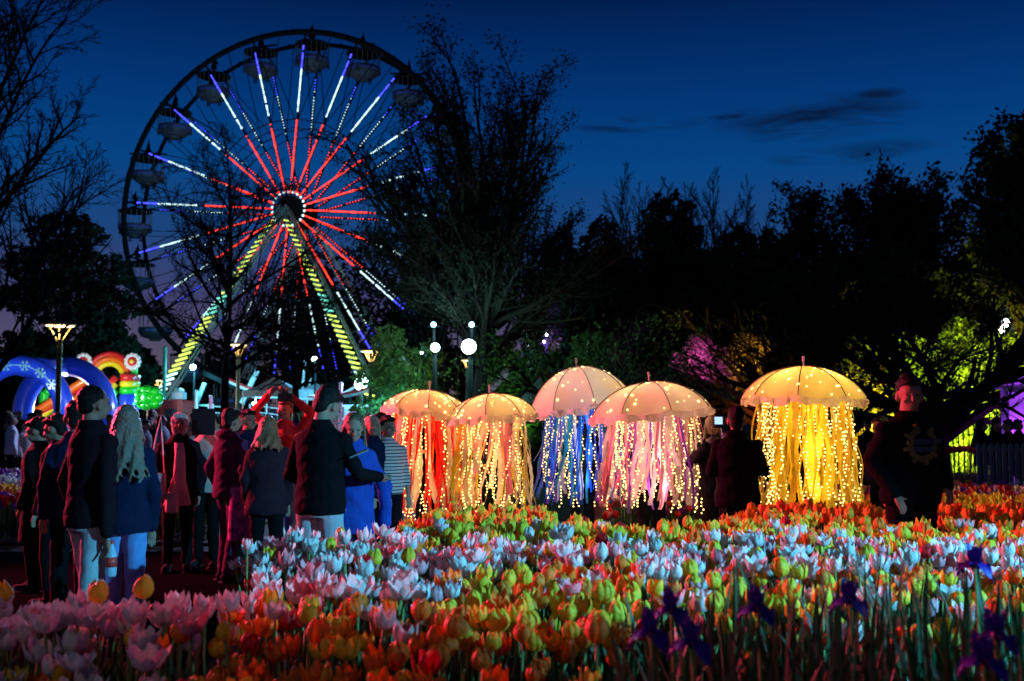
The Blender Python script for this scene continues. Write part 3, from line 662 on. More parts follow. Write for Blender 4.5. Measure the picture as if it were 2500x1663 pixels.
for i, (px, lab) in enumerate([(478, 'raised ride fence next to the white post'), (508, 'raised ride fence next to the pink post'), (650, 'raised ride fence left behind the tent')]):
    t = thing('ride_fence', (GX(px, 51), 51, .9), 'white '+lab, 'fence'); mb = MB()
    for z in (.2, .55, .9, 1.2): mb.bar((-.8, 0, z), (.8, 0, z-.1*i), .045)
    mb.build('rails', M_wsteel, t)
    for x in (-.8, 0, .8): mb = MB(); mb.bar((x, 0, -.9), (x, 0, 1.25), .06); mb.build('post', M_wsteel, t)
for px, py0, py1, m, lab in ((480, 1008, 952, M_wsteel, 'short thick white post at the ride fence'), (515, 1000, 965, M_pink, 'short pink post at the ride fence'), (832, 985, 932, M_pink, 'bright pink post left of the blinding floodlight'), (403, 1010, 845, mat('teal_pole', (.03, .3, .2), .5), 'tall green-lit pole left of the wheel support')):
    mb = MB(); a = W(px, py1, 49); mb.tube([(0, 0, 0), (0, 0, a.z-.05), (0, 0, a.z)], [.09, .09, .03], 10); o = mb.build('post', m, loc=(a.x, 49, 0)); tag(o, lab, 'post')
def tent(px, Y, wpx, peak, eave, lab):
    s = FPX/Y; w = wpx/s/2; zp = zz(peak, Y); ze = zz(eave, Y); t = thing('gazebo_tent', g(px, Y), lab, 'tent', 'grey pop-up tents at the fairground')
    def roof(u, v):
        a = u*2*PI; r = max(abs(math.cos(a)), abs(math.sin(a))); rr = w*(1-v)/r; 
        return Vector((rr*math.cos(a), rr*math.sin(a), ze+(zp-ze)*(v**1.5*.85+.15*v)))
    mb = MB(); mb.grid(roof, 32, 8); mb.build('roof', M_canvas, t)
    mb = MB()
    for i in range(4):
        a, b = [(-w, -w), (w, -w), (w, w), (-w, w)][i], [(w, -w), (w, w), (-w, w), (-w, -w)][i]
        mb.add([(a[0], a[1], ze), (b[0], b[1], ze), (b[0], b[1], ze-.28), (a[0], a[1], ze-.28)], [(0, 1, 2, 3)])
    mb.build('valance', M_canvas, t)
    for a in ((-w, -w), (w, -w), (w, w), (-w, w)): mb = MB(); mb.bar((*a, 0), (*a, ze), .05); mb.build('leg', M_wsteel, t)
tent(672, 46, 128, 917, 955, 'grey pop-up tent with a pointed roof below the wheel'); tent(775, 53, 80, 934, 952, 'smaller grey pop-up tent half hidden behind the bent man')
# red and white striped boom (ride beam) sagging across
for m, dz, lab in ((M_red, .12, 'red'), (M_wsteel, 0, 'white')):
    pts = [W(x, y-dz*40, 48.5) for x, y in ((555, 930), (600, 950), (650, 963), (720, 972), (800, 975), (870, 962), (925, 945))]
    mb = MB(); mb.tube(pts, .08, 6); tag(mb.build('ride_boom', m), '%s sagging tube running behind the tent and the bent man' % lab, 'ride boom')
def beam(pts, Y, w, m, lab, name='steel_beam', cat='beam'):
    mb = MB(); q = [W(x, y, Y) for x, y in pts]
    for a, b in zip(q[:-1], q[1:]): mb.bar(a, b, w)
    return tag(mb.build(name, m), lab, cat)
beam([(488, 905), (560, 940), (600, 955)], 52, .22, M_steel, 'dark diagonal ride beam left of the slender trunk'); beam([(500, 935), (480, 985)], 52, .18, M_wsteel, 'short pale ride beam below the dark diagonal arm')
beam([(628, 905), (590, 985)], 51.5, .2, M_wsteel, 'white tilted ride beam right of the slender trunk'); beam([(745, 880), (735, 990)], 53, .1, M_wsteel, 'thin white upright ride pole right of the second trunk')
beam([(832, 965), (900, 925)], 51, .12, M_wsteel, 'white ride beam rising to the blinding floodlight'); beam([(930, 965), (905, 1030)], 46, .32, M_wsteel, 'thick pale slanting tube left of the first jellyfish lantern')
beam([(745, 1010), (760, 915)], 54, .1, M_wsteel, 'thin slanting pole behind the smaller tent'); beam([(985, 870), (1030, 945)], 53, .14, M_wsteel, 'pale slanting frame bar above the first jellyfish lantern')
beam([(955, 880), (990, 950)], 53, .14, M_wsteel, 'inner pale slanting frame bar above the first jellyfish lantern')
tB = thing('ticket_booth', g(905, 50), 'long red and white ride booth at the right foot of the wheel', 'booth')
mb = MB(); mb.box((0, 0, .95), (3.6, 1.6, .9)); mb.build('base', M_red, tB); mb = MB(); mb.box((0, .2, 1.75), (3.4, 1.2, .7)); mb.build('upper_panel', M_wsteel, tB)
for k in range(5): mb = MB(); mb.box((-1.4+.7*k, -.45, 1.75), (.4, .05, .5)); mb.build('window', M_dark, tB)
for k in range(4):   # lattice mast near the blue floodlights
    pass
tm = thing('lattice_mast', g(1100, 47), 'slim lattice mast between the two pairs of tall floodlights', 'mast'); mb = MB(); h = zz(690, 47)
for sx in (-.3, .3):
    for sy in (-.3, .3): mb.bar((sx, sy, 0), (sx, sy, h), .05)
mb.build('mast_frame', M_steel, tm); mb = MB()
mb.bar((-.3, -.3, 0), (.3, -.3, 0), .04); mb.bar((-.3, .3, 0), (.3, .3, 0), .04); me = mb.mesh('rung', M_steel)
for k in range(24): link('rung', me, tm, (0, 0, h*k/24))
# ------------------------------------------------------------------ picnic shelter, fences, tent on the right
M_roof = mat('dark_roof', (.03, .035, .04), .7, var=.2); M_timber = mat('timber', (.16, .09, .06), .8, var=.3, vscale=20)
tP = thing('picnic_shelter', g(1530, 38), 'low picnic shelter with a wide dark roof behind the jellyfish lanterns', 'shelter'); ox2 = GX(1530, 38)
xl, xr = GX(1270, 38)-ox2, GX(1830, 38)-ox2; ze, zr = zz(985, 38), zz(897, 38)
mb = MB(); xi0, xi1 = GX(1340, 38)-ox2, GX(1660, 38)-ox2
mb.add([(xl-.2, -1.6, ze), (xr+.4, -1.6, ze), (xi1, 1.2, zr), (xi0, 1.2, zr), (xl-.2, 4, ze), (xr+.4, 4, ze)], [(0, 1, 2, 3), (1, 5, 2), (5, 4, 3, 2), (4, 0, 3), (0, 4, 5, 1)]); mb.build('roof', M_roof, tP)
for i in range(6):
    x = xl + (xr-xl)*i/5
    for y in (-1.3, 3.6): mb = MB(); mb.box((x, y, ze/2), (.14, .14, ze)); mb.build('post', M_timber, tP)
mb = MB(); a = (xl-.3, -1.75, ze-.1); b = (GX(1330, 38)-ox2, -1.75, zz(905, 38)); c = (GX(1372, 38)-ox2, -1.75, ze-.1)
mb.bar(a, b, .14, .1); mb.bar(b, c, .14, .1); mb.bar(a, c, .1, .08); mb.bar(((a[0]+c[0])/2, -1.75, a[2]), b, .09, .07); mb.build('gable_truss', M_timber, tP)
beam([(1195, 958), (1245, 905)], 40, .16, mat('mauve_paint', (.3, .14, .2), .5), 'mauve sloping rail left of the green-lit tree', 'sloping_rail', 'rail'); beam([(1188, 950), (1240, 898)], 40.5, .08, mat('mauve_paint', (.3, .14, .2), .5), 'thin upper mauve sloping rail left of the green-lit tree', 'sloping_rail', 'rail')
M_iron = mat('black_iron', (.01, .01, .012), .5, .5)
tI = thing('iron_fence', (GX(2300, 24), 24, 0), 'black iron fence with thin uprights in front of the yellow-green bushes', 'fence'); z1 = zz(1010, 24); ox3 = GX(2300, 24)
a, b = GX(1980, 24)-ox3, GX(2560, 24)-ox3
mb = MB(); mb.bar((a, 0, z1-.1), (b, 0, z1-.1), .04); mb.bar((a, 0, .25), (b, 0, .25), .04); mb.build('rail', M_iron, tI)
mb = MB(); mb.bar((0, 0, 0), (0, 0, z1), .022); me = mb.mesh('upright', M_iron)
for i in range(46): link('upright', me, tI, (a+(b-a)*i/45, 0, 0))
M_picket = mat('white_picket', (.09, .10, .16), .5, var=.1)
tK = thing('picket_fence', (GX(2450, 17.5), 17.5, 0), 'low white picket fence at the right edge', 'fence'); ox4 = GX(2450, 17.5); z1 = zz(1080, 17.5); z0 = zz(1135, 17.5)
mb = MB(); mb.bar((GX(2388, 17.5)-ox4, .03, z1-.12), (1.2, .03, z1-.12), .04); mb.bar((GX(2388, 17.5)-ox4, .03, .35), (1.2, .03, .35), .04); mb.build('rail', M_picket, tK)
mb = MB(); mb.add([(-.035, -.01, .05), (.035, -.01, .05), (.035, -.01, z1-.05), (0, -.01, z1), (-.035, -.01, z1-.05), (-.035, .01, .05), (.035, .01, .05), (.035, .01, z1-.05), (0, .01, z1), (-.035, .01, z1-.05)],
    [(0, 1, 2, 3, 4), (9, 8, 7, 6, 5), (0, 5, 6, 1), (1, 6, 7, 2), (2, 7, 8, 3), (3, 8, 9, 4), (4, 9, 5, 0)]); me = mb.mesh('picket', M_picket)
for i in range(17): link('picket', me, tK, (GX(2390, 17.5)-ox4+i*.105, 0, 0))
M_marq = mat('marquee_canvas', (.7, .7, .75), .7, trans=.3)
tQ = thing('marquee', (GX(2500, 20), 20, 0), 'white marquee glowing violet at the right edge', 'tent'); ox5 = GX(2500, 20)
xa = GX(2466, 20)-ox5; zt = zz(948, 20); zb = zz(1070, 20)
mb = MB()
def drape(u, v): x = xa + u*3.4; return Vector((x, .04*math.sin(x*17), zt*(1-v)+.05))
mb.grid(drape, 80, 4); mb.build('side_wall', M_marq, tQ)
mb = MB(); mb.grid(lambda u, v: Vector((xa+.02*math.sin(v*40), v*.3, (zt)*(1-u)+.05)), 4, 40); mb.build('side_wall', M_marq, tQ)
mb = MB(); mb.add([(xa-.1, -.1, zt), (xa+3.6, -.1, zt+.0), (xa+1.8, .2, zt+.8), (xa-.1, .4, zt), (xa+3.6, .4, zt)], [(0, 1, 2), (0, 2, 3), (1, 4, 2), (3, 2, 4)]); mb.bar((xa-.1, -.1, zt-.03), (xa+3.6, -.1, zt-.03), .1); mb.build('roof', M_marq, tQ)
light('SPOT', (ox5+.25, 21.6, 1.3), (.40, .06, 1), 1200, (ox5+.2, 20, 1.2), .2, 80)
# ------------------------------------------------------------------ people
def cloth(n, c, r=.85, b=.5, s=25, col2=None, vs=12): return mat(n, c, r, var=0 if col2 else .12, vscale=vs, bump=b, bscale=s, col2=col2, spec=.05)
S_skin = mat('skin', (.33, .18, .12), .6, spec=.25, var=.06, bump=.1, bscale=60); S_skin2 = mat('tan_skin', (.36, .2, .13), .5, var=.06)
H_dark = mat('dark_hair', (.007, .005, .004), .6, spec=.2, bump=.8, bscale=60); H_brown = mat('brown_hair', (.10, .05, .025), .4, bump=.8, bscale=60); H_red = mat('auburn_hair', (.25, .08, .03), .4, bump=.8, bscale=60); H_fair = mat('fair_hair', (.42, .33, .22), .35, bump=.8, bscale=60)
C_black = cloth('black_cloth', (.005, .005, .006)); C_char = cloth('charcoal_cloth', (.014, .007, .010)); C_navy = cloth('navy_cloth', (.006, .011, .034)); C_blue = cloth('blue_fleece', (.018, .055, .30)); C_jean = cloth('light_denim', (.36, .40, .43), b=.2, s=50, vs=5); C_mjean = cloth('blue_denim', (.12, .24, .5), b=.2, s=50)
C_plum = cloth('plum_cloth', (.07, .018, .06)); C_red = cloth('red_cloth', (.6, .03, .03)); C_beige = cloth('beige_cloth', (.42, .34, .28)); C_pink = cloth('rose_cloth', (.6, .3, .33)); C_grey = cloth('grey_cloth', (.22, .22, .24)); C_white = cloth('pale_cloth', (.6, .6, .62)); C_yel = cloth('yellow_cloth', (.5, .36, .05)); C_green = cloth('dark_green_cloth', (.02, .07, .03))
M_eye = mat('eye', (.02, .015, .012), .1); M_shoe = cloth('shoe', (.02, .02, .022)); M_lips = mat('lips', (.4, .12, .1), .4)
# striped polo: horizontal stripes are a print
def stripes():
    m = bpy.data.materials.new('striped_cloth'); m.use_nodes = True; N = m.node_tree.nodes; L = m.node_tree.links
    t = N.new('ShaderNodeTexCoord'); s = N.new('ShaderNodeSeparateXYZ'); L.new(t.outputs['Object'], s.inputs[0])
    a = N.new('ShaderNodeMath'); a.operation = 'MULTIPLY'; a.inputs[1].default_value = 170; L.new(s.outputs['Z'], a.inputs[0])
    b = N.new('ShaderNodeMath'); b.operation = 'SINE'; L.new(a.outputs[0], b.inputs[0])
    r = N.new('ShaderNodeValToRGB'); L.new(b.outputs[0], r.inputs[0]); r.color_ramp.interpolation = 'CONSTANT'
    r.color_ramp.elements[0].color = (.6, .5, .45, 1); r.color_ramp.elements[1].position = .55; r.color_ramp.elements[1].color = (.05, .02, .03, 1)
    r.color_ramp.elements[0].position = 0
    L.new(r.outputs[0], N['Principled BSDF'].inputs['Base Color']); N['Principled BSDF'].inputs['Roughness'].default_value = .85; return m
C_stripe = stripes()
_tmp = bpy.data.collections.new('tmp')
def fuse(mb, voxel, smooth=2, wr=0, ws=9, seed=0):
    """union of the closed pieces of mb as one continuous surface"""
    me = bpy.data.meshes.new('t'); me.from_pydata(mb.v, [], mb.f); me.update()
    o = bpy.data.objects.new('t', me); COL.objects.link(o)
    m = o.modifiers.new('r', 'REMESH'); m.mode = 'VOXEL'; m.voxel_size = voxel; m.adaptivity = 0
    if smooth: s = o.modifiers.new('s', 'SMOOTH'); s.iterations = smooth; s.factor = .5
    dg = bpy.context.evaluated_depsgraph_get(); ev = o.evaluated_get(dg); r = bpy.data.meshes.new_from_object(ev)
    bpy.data.objects.remove(o); bpy.data.meshes.remove(me)
    n = len(r.vertices); co = np.zeros(n*3, np.float32); r.vertices.foreach_get('co', co); co = co.reshape(-1, 3)
    if wr:
        no = np.zeros(n*3, np.float32); r.vertices.foreach_get('normal', no); no = no.reshape(-1, 3); ph = seed*1.7
        w = (np.sin(co[:, 2]*ws*4+np.sin(co[:, 0]*ws*1.7+ph)*2.2+ph)*np.cos(co[:, 0]*ws*1.3+co[:, 1]*ws+ph) + .6*np.sin(co[:, 2]*ws*7+co[:, 0]*ws*5+ph*2))
        co = co + no*(w*wr)[:, None]; r.vertices.foreach_set('co', co.ravel())
    r.polygons.foreach_set('use_smooth', [True]*len(r.polygons)); r.update(); return r
def person(x, y, h, face, label, top, bottom, hair=H_dark, skin=S_skin, style='short', vox=.016, arms=None, headp=0, heady=0, jacket='sweater', build=1.0, group=None, leg=(0, 0), z0=0, lean=0, female=False, legs=True, cat='person', hood=False, hairlen=.45):
    """face: direction the person faces, degrees clockwise seen from above, 0 = towards the camera, 90 = picture left"""
    t = thing('person', (x, y, z0), label, cat, group, rz=-R(face)); k = h/1.75; t.scale = (k, k, k)
    B = build = build*.88; sw = (.150 if female else .172)*B
    arms = arms or {}
    def arm(side):
        s = 1 if side == 'l' else -1; sh = Vector((s*sw, 0, 1.385)); d = arms.get(side)
        if d: e, w = Vector(d[0]), Vector(d[1])
        else: e, w = Vector((s*(sw+.06), .03, 1.12)), Vector((s*(sw+.05), -.06, .87))
        return sh, e, w
    Lm = Matrix.Rotation(R(lean), 3, 'X')
    hp = Vector((0, -.005, 1.50)); hr = (Matrix.Rotation(R(heady), 3, 'Z') @ Matrix.Rotation(R(headp), 3, 'X'))
    HS = 1.07*B**.35
    def H(v): return hp + hr @ ((Vector(v)-Vector((0, -.005, 1.53)))*HS)
    body = MB()
    # skull, jaw, nose, brow, ears, neck
    def hell(c, r, n=14, m=10, rot=None): body.ell(H(c), tuple(q*HS for q in r), n, m, hr if rot is None else hr @ rot)
    hell((0, .012, 1.665), (.074, .094, .092)); hell((0, -.03, 1.612), (.056, .06, .066)); hell((0, -.055, 1.575), (.03, .028, .026))
    body.cap(H((0, -.088, 1.655)), H((0, -.112, 1.622)), .010, .016, 8); hell((0, -.076, 1.672), (.05, .018, .012))
    for s in (-1, 1): hell((s*.077, .012, 1.635), (.012, .022, .033)); body.cap(H((s*.03, -.078, 1.635)), H((s*.045, -.07, 1.615)), .014, .016, 6)
    body.cap(H((0, .02, 1.58)), (0, .02, 1.40), .054*B, .064*B, 12)
    # torso and limbs (under the clothes)
    body.loft([((0, .01, .88), .13*B, .09), ((0, .01, .95), .15*B, .11), ((0, 0, 1.1), .125*B, .09), ((0, 0, 1.3), .155*B, .105), ((0, .01, 1.42), .15*B, .08), ((0, .01, 1.47), .07, .06)], 14)
    hips = {}
    for s in (-1, 1):
        f = leg[0 if s > 0 else 1]
        hip = Vector((s*.085*B, .01, .92)); kn = Vector((s*.095*B, -.02-f*.5, .50)); an = Vector((s*.10*B, .03-f, .09)); hips[s] = (hip, kn, an)
        if legs: body.cap(hip, kn, .078, .05, 10); body.cap(kn, an, .048, .035, 10); body.cap(an+Vector((0, .02, -.04)), an+Vector((s*.02, -.15, -.055)), .035, .03, 8)
    for sd in 'lr':
        s = 1 if sd == 'l' else -1
        sh, e, w = arm(sd); body.cap(sh, e, .048*B, .036, 10); body.cap(e, w, .036, .024, 10)
        d = (w-e).normalized(); side = d.cross(Vector((0, 1, 0)) if abs(d.y) < .8 else Vector((0, 0, 1))).normalized(); nrm = side.cross(d).normalized()
        hd = arms.get('hand'+sd, 'relax')
        pw = w + d*.045; body.cap(w, pw+d*.025, .022, .034, 8, flat=.55)
        open_ = hd == 'open'
        for q in range(4):
            off = side*(q-1.5)*(.021 if open_ else .0165); ln = (.066, .076, .072, .056)[q]
            f0 = w + d*.075 + off; spread = d + side*(q-1.5)*(.16 if open_ else .03)
            cur = nrm*(0 if open_ else .55)*(1 if sd == 'l' else 1); f1 = f0 + (spread+cur*.4).normalized()*ln*.55; f2 = f1 + (spread+cur*1.6).normalized()*ln*.5
            body.cap(f0-d*.02, f1, .0095, .0085, 6); body.cap(f1, f2, .0085, .0065, 6)
        th = w + d*.03 - side*.028*s; body.cap(th, th + (d*.7 - side*s*.7).normalized()*.045, .011, .009, 6); 
    bm = link('body', fuse(body, vox if vox > .013 else .0085, 1), t); bm.data.materials.append(skin)
    # top
    up_ = MB(); slack = 1.13 if jacket in ('sweater', 'polo') else 1.25
    hem = {'sweater': .86, 'polo': .88, 'puffer': .76, 'coat': .55, 'hoodie': .84}[jacket]
    rings = [((0, .01, hem), .165*B*slack, .125*slack), ((0, .01, hem+.06), .172*B*slack, .13*slack), ((0, .0, 1.12), (.15 if female else .158)*B*slack, .115*slack), ((0, 0, 1.3), .172*B*slack, .122*slack),
             ((0, .01, 1.385), .172*B*slack, .105*slack), ((0, .012, 1.43), .135*B*slack, .092*slack), ((0, .015, 1.47), .085*slack, .075*slack), ((0, .018, 1.52), .068, .066)]
    if jacket == 'coat': rings = [((0, .01, .5), .22*B, .17), ((0, .01, .8), .2*B, .155)] + rings[2:]
    up_.loft(rings, 18)
    for s in (-1, 1):
        if female: up_.ell((s*.07, -.085, 1.27), (.065, .05, .06), 10, 8)
    for sd in 'lr':
        sh, e, w = arm(sd); w2 = e.lerp(w, .97); th_ = 1.0 if jacket in ('sweater', 'polo') else 1.2
        up_.ell(sh+Vector((-s*.01, 0, -.005)), (.062*B*th_, .062*th_, .052*th_), 10, 8)
        up_.cap(sh+Vector((0, 0, -.02)), e, .058*B**.7*th_, .050*th_, 12)
        if jacket == 'polo': up_.cap(e, e.lerp(w, .5), .05*th_, .048, 12)
        else: up_.cap(e, w2, .053*th_, .040*th_, 12)
    if hood: up_.ell((0, .09, 1.49), (.105, .06, .055), 12, 8)
    if jacket in ('puffer', 'coat', 'hoodie') or True: up_.loft([((0, .016, 1.47), .085, .078), ((0, .012, 1.53 if jacket in ('coat', 'puffer') else 1.50), .078, .074)], 14)
    j = link('top', fuse(up_, vox*1.05, 2, .0025 if jacket != 'puffer' else .006, 9 if jacket != 'puffer' else 5, int(abs(x*10))), t); j.data.materials.append(top)
    if legs:
        tr = MB()
        tr.loft([((0, .01, .84), .15*B, .125), ((0, .01, .92), .168*B, .135), ((0, .01, 1.0), .16*B, .12)], 16)
        for s in (-1, 1):
            hip, kn, an = hips[s]; tr.cap(hip-Vector((0, -.005, .0)), kn, .10*B, .068, 12); tr.cap(kn, an+Vector((0, 0, .03)), .068, .058, 12)
        q = link('trousers', fuse(tr, vox*1.05, 2, .0022, 8, 3), t); q.data.materials.append(bottom)
        for s in (-1, 1):
            hip, kn, an = hips[s]; mb = MB(); mb.cap(an+Vector((0, .03, -.035)), an+Vector((s*.02, -.16, -.045)), .05, .042, 10, flat=.9); mb.box(an+Vector((s*.01, -.06, -.078)), (.09, .28, .02)); mb.build('shoe', M_shoe, t, True)
    # eyes, mouth
    for s in (-1, 1): mb = MB(); mb.ell(H((s*.031, -.082, 1.652)), (.011, .007, .006), 8, 6, hr); mb.build('eye', M_eye, t, True)
    mb = MB(); mb.ell(H((0, -.088, 1.590)), (.022, .008, .006), 8, 6, hr); mb.build('mouth', M_lips, t, True)
    # hair
    hb = MB()
    def he(c, r, n=14, m=10): hb.ell(H(c), tuple(q*HS for q in r), n, m, hr)
    if style == 'short':
        he((0, .034, 1.69), (.083, .092, .085)); he((0, .07, 1.625), (.066, .045, .065)); he((0, -.04, 1.735), (.062, .05, .03))
        rg = random.Random(int(h*1000))
        for _ in range(60):
            a = rg.uniform(0, 2*PI); q = rg.uniform(.1, 1.35); c0 = Vector((.078*math.cos(a)*math.sin(q), .034+.088*math.sin(a)*math.sin(q), 1.695+.082*math.cos(q))); dv = Vector((rg.uniform(-.03, .03), rg.uniform(-.02, .03), rg.uniform(-.015, .015))); hb.cap(H(c0), H(c0+dv), .011*HS, .005*HS, 5)
    elif style == 'buzz': he((0, .022, 1.677), (.077, .092, .087)); he((0, .06, 1.63), (.064, .045, .05))
    elif style in ('long', 'wavy'):
        he((0, .03, 1.685), (.087, .097, .088)); he((0, .06, 1.60), (.085, .06, .09))
        rg = random.Random(9); n = 30
        for i in range(n):
            a = R(-20 + 220*i/(n-1)); bx, by = .078*math.cos(a), .025+.07*math.sin(a); pts = []; rad = []
            for q in range(9):
                u = q/8; wv = .014 if style == 'long' else .030
                sp = 1+.5*u; pts.append(H((bx, by, 1.66)) + Vector((bx*sp*u*.55+wv*math.sin(u*9+i*1.3)*u, (by+.05)*u*.55+(.05*u if by > 0 else 0)+wv*math.cos(u*8+i)*u, -(hairlen+rg.uniform(-.03, .03))*u))); rad.append(.019*(1-.55*u))
            hb.tube(pts, rad, 6)
    elif style == 'hijab':
        he((0, .02, 1.672), (.088, .100, .100)); he((0, .045, 1.60), (.082, .075, .09)); hb.loft([((0, .0, 1.36), .14, .125), ((0, .0, 1.43), .10, .10), ((0, .01, 1.48), .08, .075), ((0, .02, 1.515), .07, .06)], 14)
        for s in (-1, 1): hb.cap(H((s*.072, -.02, 1.70)), H((s*.045, -.055, 1.55)), .022, .022, 8)
        hb.cap(H((-.05, -.055, 1.74)), H((.05, -.055, 1.74)), .018, .018, 8); hb.cap(H((-.04, -.03, 1.545)), H((.04, -.03, 1.545)), .02, .02, 8)
    elif style == 'cap': he((0, .01, 1.70), (.085, .10, .07)); hb.cap(H((-.03, -.1, 1.715)), H((.03, -.1, 1.715)), .02, .02, 8)
    o = link('hair' if style not in ('hijab', 'cap') else ('headscarf' if style == 'hijab' else 'cap'), fuse(hb, min(vox, .011), 1, .0015, 30, 1), t); o.data.materials.append(hair)
    return t
def at(px, Y): return GX(px, Y, .9), Y
def child(t, name, mb, m, smooth=True, label=None):
    o = mb.build(name, m, t, smooth)
    if label: o['label'] = label
    return o
# --- near couple on the left (walking away)
_b = W(272, 1352, 6.72); _m = at(222, 6.85); _l = Matrix.Rotation(R(214), 3, 'Z') @ (Vector((_b.x, _b.y, _b.z)) - Vector((_m[0], _m[1], 0)))/(1.80/1.75)
p1 = person(*_m, 1.80, 180+34, 'tall man seen from behind in plum shirt and pale jeans, nearest on the left', C_char, C_jean, H_dark, style='buzz', vox=.011, leg=(.10, -.14), build=1.0, heady=0,
            arms={'l': ((.215, .04, 1.14), (.20, -.06, .88)), 'r': ((-.215, .05, 1.13), (_l.x, _l.y+.035, _l.z+.12)), 'handr': 'relax'})
p2 = person(*at(304, 7.3), 1.67, 180-14, 'woman with long wavy hair, dark jacket and blue jeans beside the tall man', C_navy, C_mjean, mat('wavy_hair', (.2, .14, .10), .35, bump=.8, bscale=60), style='wavy', vox=.011, female=True, jacket='hoodie', hairlen=.42, leg=(.12, -.12))
# bottle in the man's hand
def bottle(loc, lab):
    t = thing('bottle', loc, lab, 'bottle'); M_gl = mat('clear_plastic', (.55, .75, .9), .08, spec=.8, trans=.4); M_cap = mat('red_label', (.7, .05, .04), .4)
    mb = MB(); mb.loft([((0, 0, 0), .028, .028), ((0, 0, .01), .034, .034), ((0, 0, .13), .034, .034), ((0, 0, .165), .022, .022), ((0, 0, .19), .013, .013), ((0, 0, .2), .013, .013)], 16); mb.build('flask', M_gl, t, True)
    mb = MB(); mb.loft([((0, 0, .06), .0355, .0355), ((0, 0, .12), .0355, .0355)], 16); mb.build('label_band', M_cap, t, True)
    mb = MB(); mb.loft([((0, 0, .2), .016, .016), ((0, 0, .22), .016, .016)], 12); mb.build('lid', M_cap, t)
    return t
def jeans_detail(t, B=.95):
    for s in (-1, 1):
        mb = MB(); mb.box((s*.075*B, .128, .80), (.085, .012, .10), (0, 0, -s*.35)); child(t, 'back_pocket', mb, C_jean, False)
    mb = MB(); mb.box((0, .118, .845), (.30*B, .012, .028)); child(t, 'belt', mb, C_black, False)
def collar(t, m):
    mb = MB(); mb.loft([((0, .018, 1.455), .088, .085), ((0, .02, 1.50), .078, .075), ((0, .022, 1.52), .072, .070)], 18); child(t, 'collar', mb, m)
collar(p1, C_char)
q = W(272, 1352, 6.72); bottle(q-Vector((0, 0, .14)), 'clear drink bottle with a red label held by the tall man on the left')
# --- group at far left
person(*at(92, 9.8), 1.56, 92, 'person in long black coat, red-lit face turned left, at the left edge', C_black, C_black, H_dark, style='short', jacket='coat', vox=.014, headp=14, build=1.15)
person(*at(136, 9.0), 1.60, 100, 'dark-haired person with a red-lit profile just behind the black coat', C_char, C_black, H_dark, style='short', vox=.014, headp=16)
person(*at(178, 8.0), 1.70, 150, 'dark-haired person mostly hidden behind the tall man with the bottle', C_navy, C_black, H_dark, style='short', vox=.014)
# --- middle group
p = person(*at(436, 11.0), 1.62, -14, 'smiling woman in pale pink headscarf, dark jacket and rose top', C_char, C_black, mat('headscarf_cloth', (.62, .42, .42), .8, bump=.3, bscale=20), style='hijab', vox=.0125, female=True, jacket='puffer', build=1.15,
       arms={'r': ((-.29, .03, 1.15), (-.17, -.20, .93)), 'l': ((.27, .04, 1.13), (.22, -.03, .86))})
mb = MB(); mb.loft([((0.0, -.17, .74), .15, .05), ((0.02, -.185, 1.0), .07, .035), ((.02, -.19, 1.3), .055, .035), ((0, -.12, 1.42), .05, .04)], 12); child(p, 'blouse', mb, C_pink)
def bag(px, py, Y, lab, m, w=.2, h=.16, strap=.6, d=.08, name='shoulder_bag'):
    q = W(px, py, Y); t = thing(name, q, lab, 'bag'); mb = MB(); mb.loft([((0, 0, -h/2), w*.42, d*.4), ((0, 0, -h/2+.02), w/2, d/2), ((0, 0, h/2-.02), w/2*.96, d/2), ((0, 0, h/2), w*.42, d*.35)], 12); mb.build('pouch', m, t, True)
    mb = MB(); mb.tube([(-w*.4, 0, h*.4), (-w*.1, .02, strap*.7), (w*.1, .03, strap), (w*.2, .02, strap*.7), (w*.4, 0, h*.4)], .008, 5); mb.build('strap', m, t); return t
bag(382, 1182, 10.7, 'small pink-lit shoulder bag hanging beside the woman in the headscarf', mat('rose_leather', (.6, .25, .27), .4), .2, .22, .68)
bag(420, 1228, 10.75, 'pale pink bag hanging lower in front of the woman in the headscarf', C_pink, .14, .2, .3)
p = person(*at(505, 11.3), 1.64, 0, 'person in beige jacket hidden behind a raised tablet, one hand waving', C_beige, C_black, H_dark, style='short', vox=.0125, jacket='hoodie', arms={'l': ((.3, -.12, 1.27), (.17, -.22, 1.52)), 'r': ((-.28, -.1, 1.22), (-.10, -.26, 1.50)), 'handl': 'open'})
q = W(497, 1030, 10.95); t = thing('tablet', q, 'black tablet held up in front of a face, left of the purple hoodie', 'tablet'); mb = MB(); mb.box((0, 0, 0), (.235, .012, .27)); mb.build('case', mat('tablet_case', (.01, .01, .014), .5), t); mb = MB(); mb.box((0, .009, 0), (.21, .004, .245)); mb.build('screen', mat('tablet_screen', (.02, .02, .02), .2, emit=(.4, .5, .8), es=.6), t)
p = person(*at(562, 10.4), 1.66, 215, 'young man in plum hooded sweatshirt, seen from behind, holding a bag', C_plum, C_plum, H_dark, style='short', vox=.0125, jacket='hoodie', hood=True, leg=(.03, -.06), headp=6, arms={'l': ((.26, .05, 1.14), (.24, -.08, .88)), 'r': ((-.26, .05, 1.14), (-.27, -.04, .86))})
bag(588, 1255, 10.25, 'large printed carrier bag hanging from the hand of the plum hoodie', cloth('printed_bag', (.5, .12, .38), col2=(.12, .03, .12), vs=14), .24, .52, .42, .1, 'carrier_bag')
person(*at(604, 11.4), 1.66, -50, 'dark-haired young man in navy jacket looking right behind the plum hoodie', C_navy, C_black, H_dark, style='short', vox=.0125, jacket='hoodie')
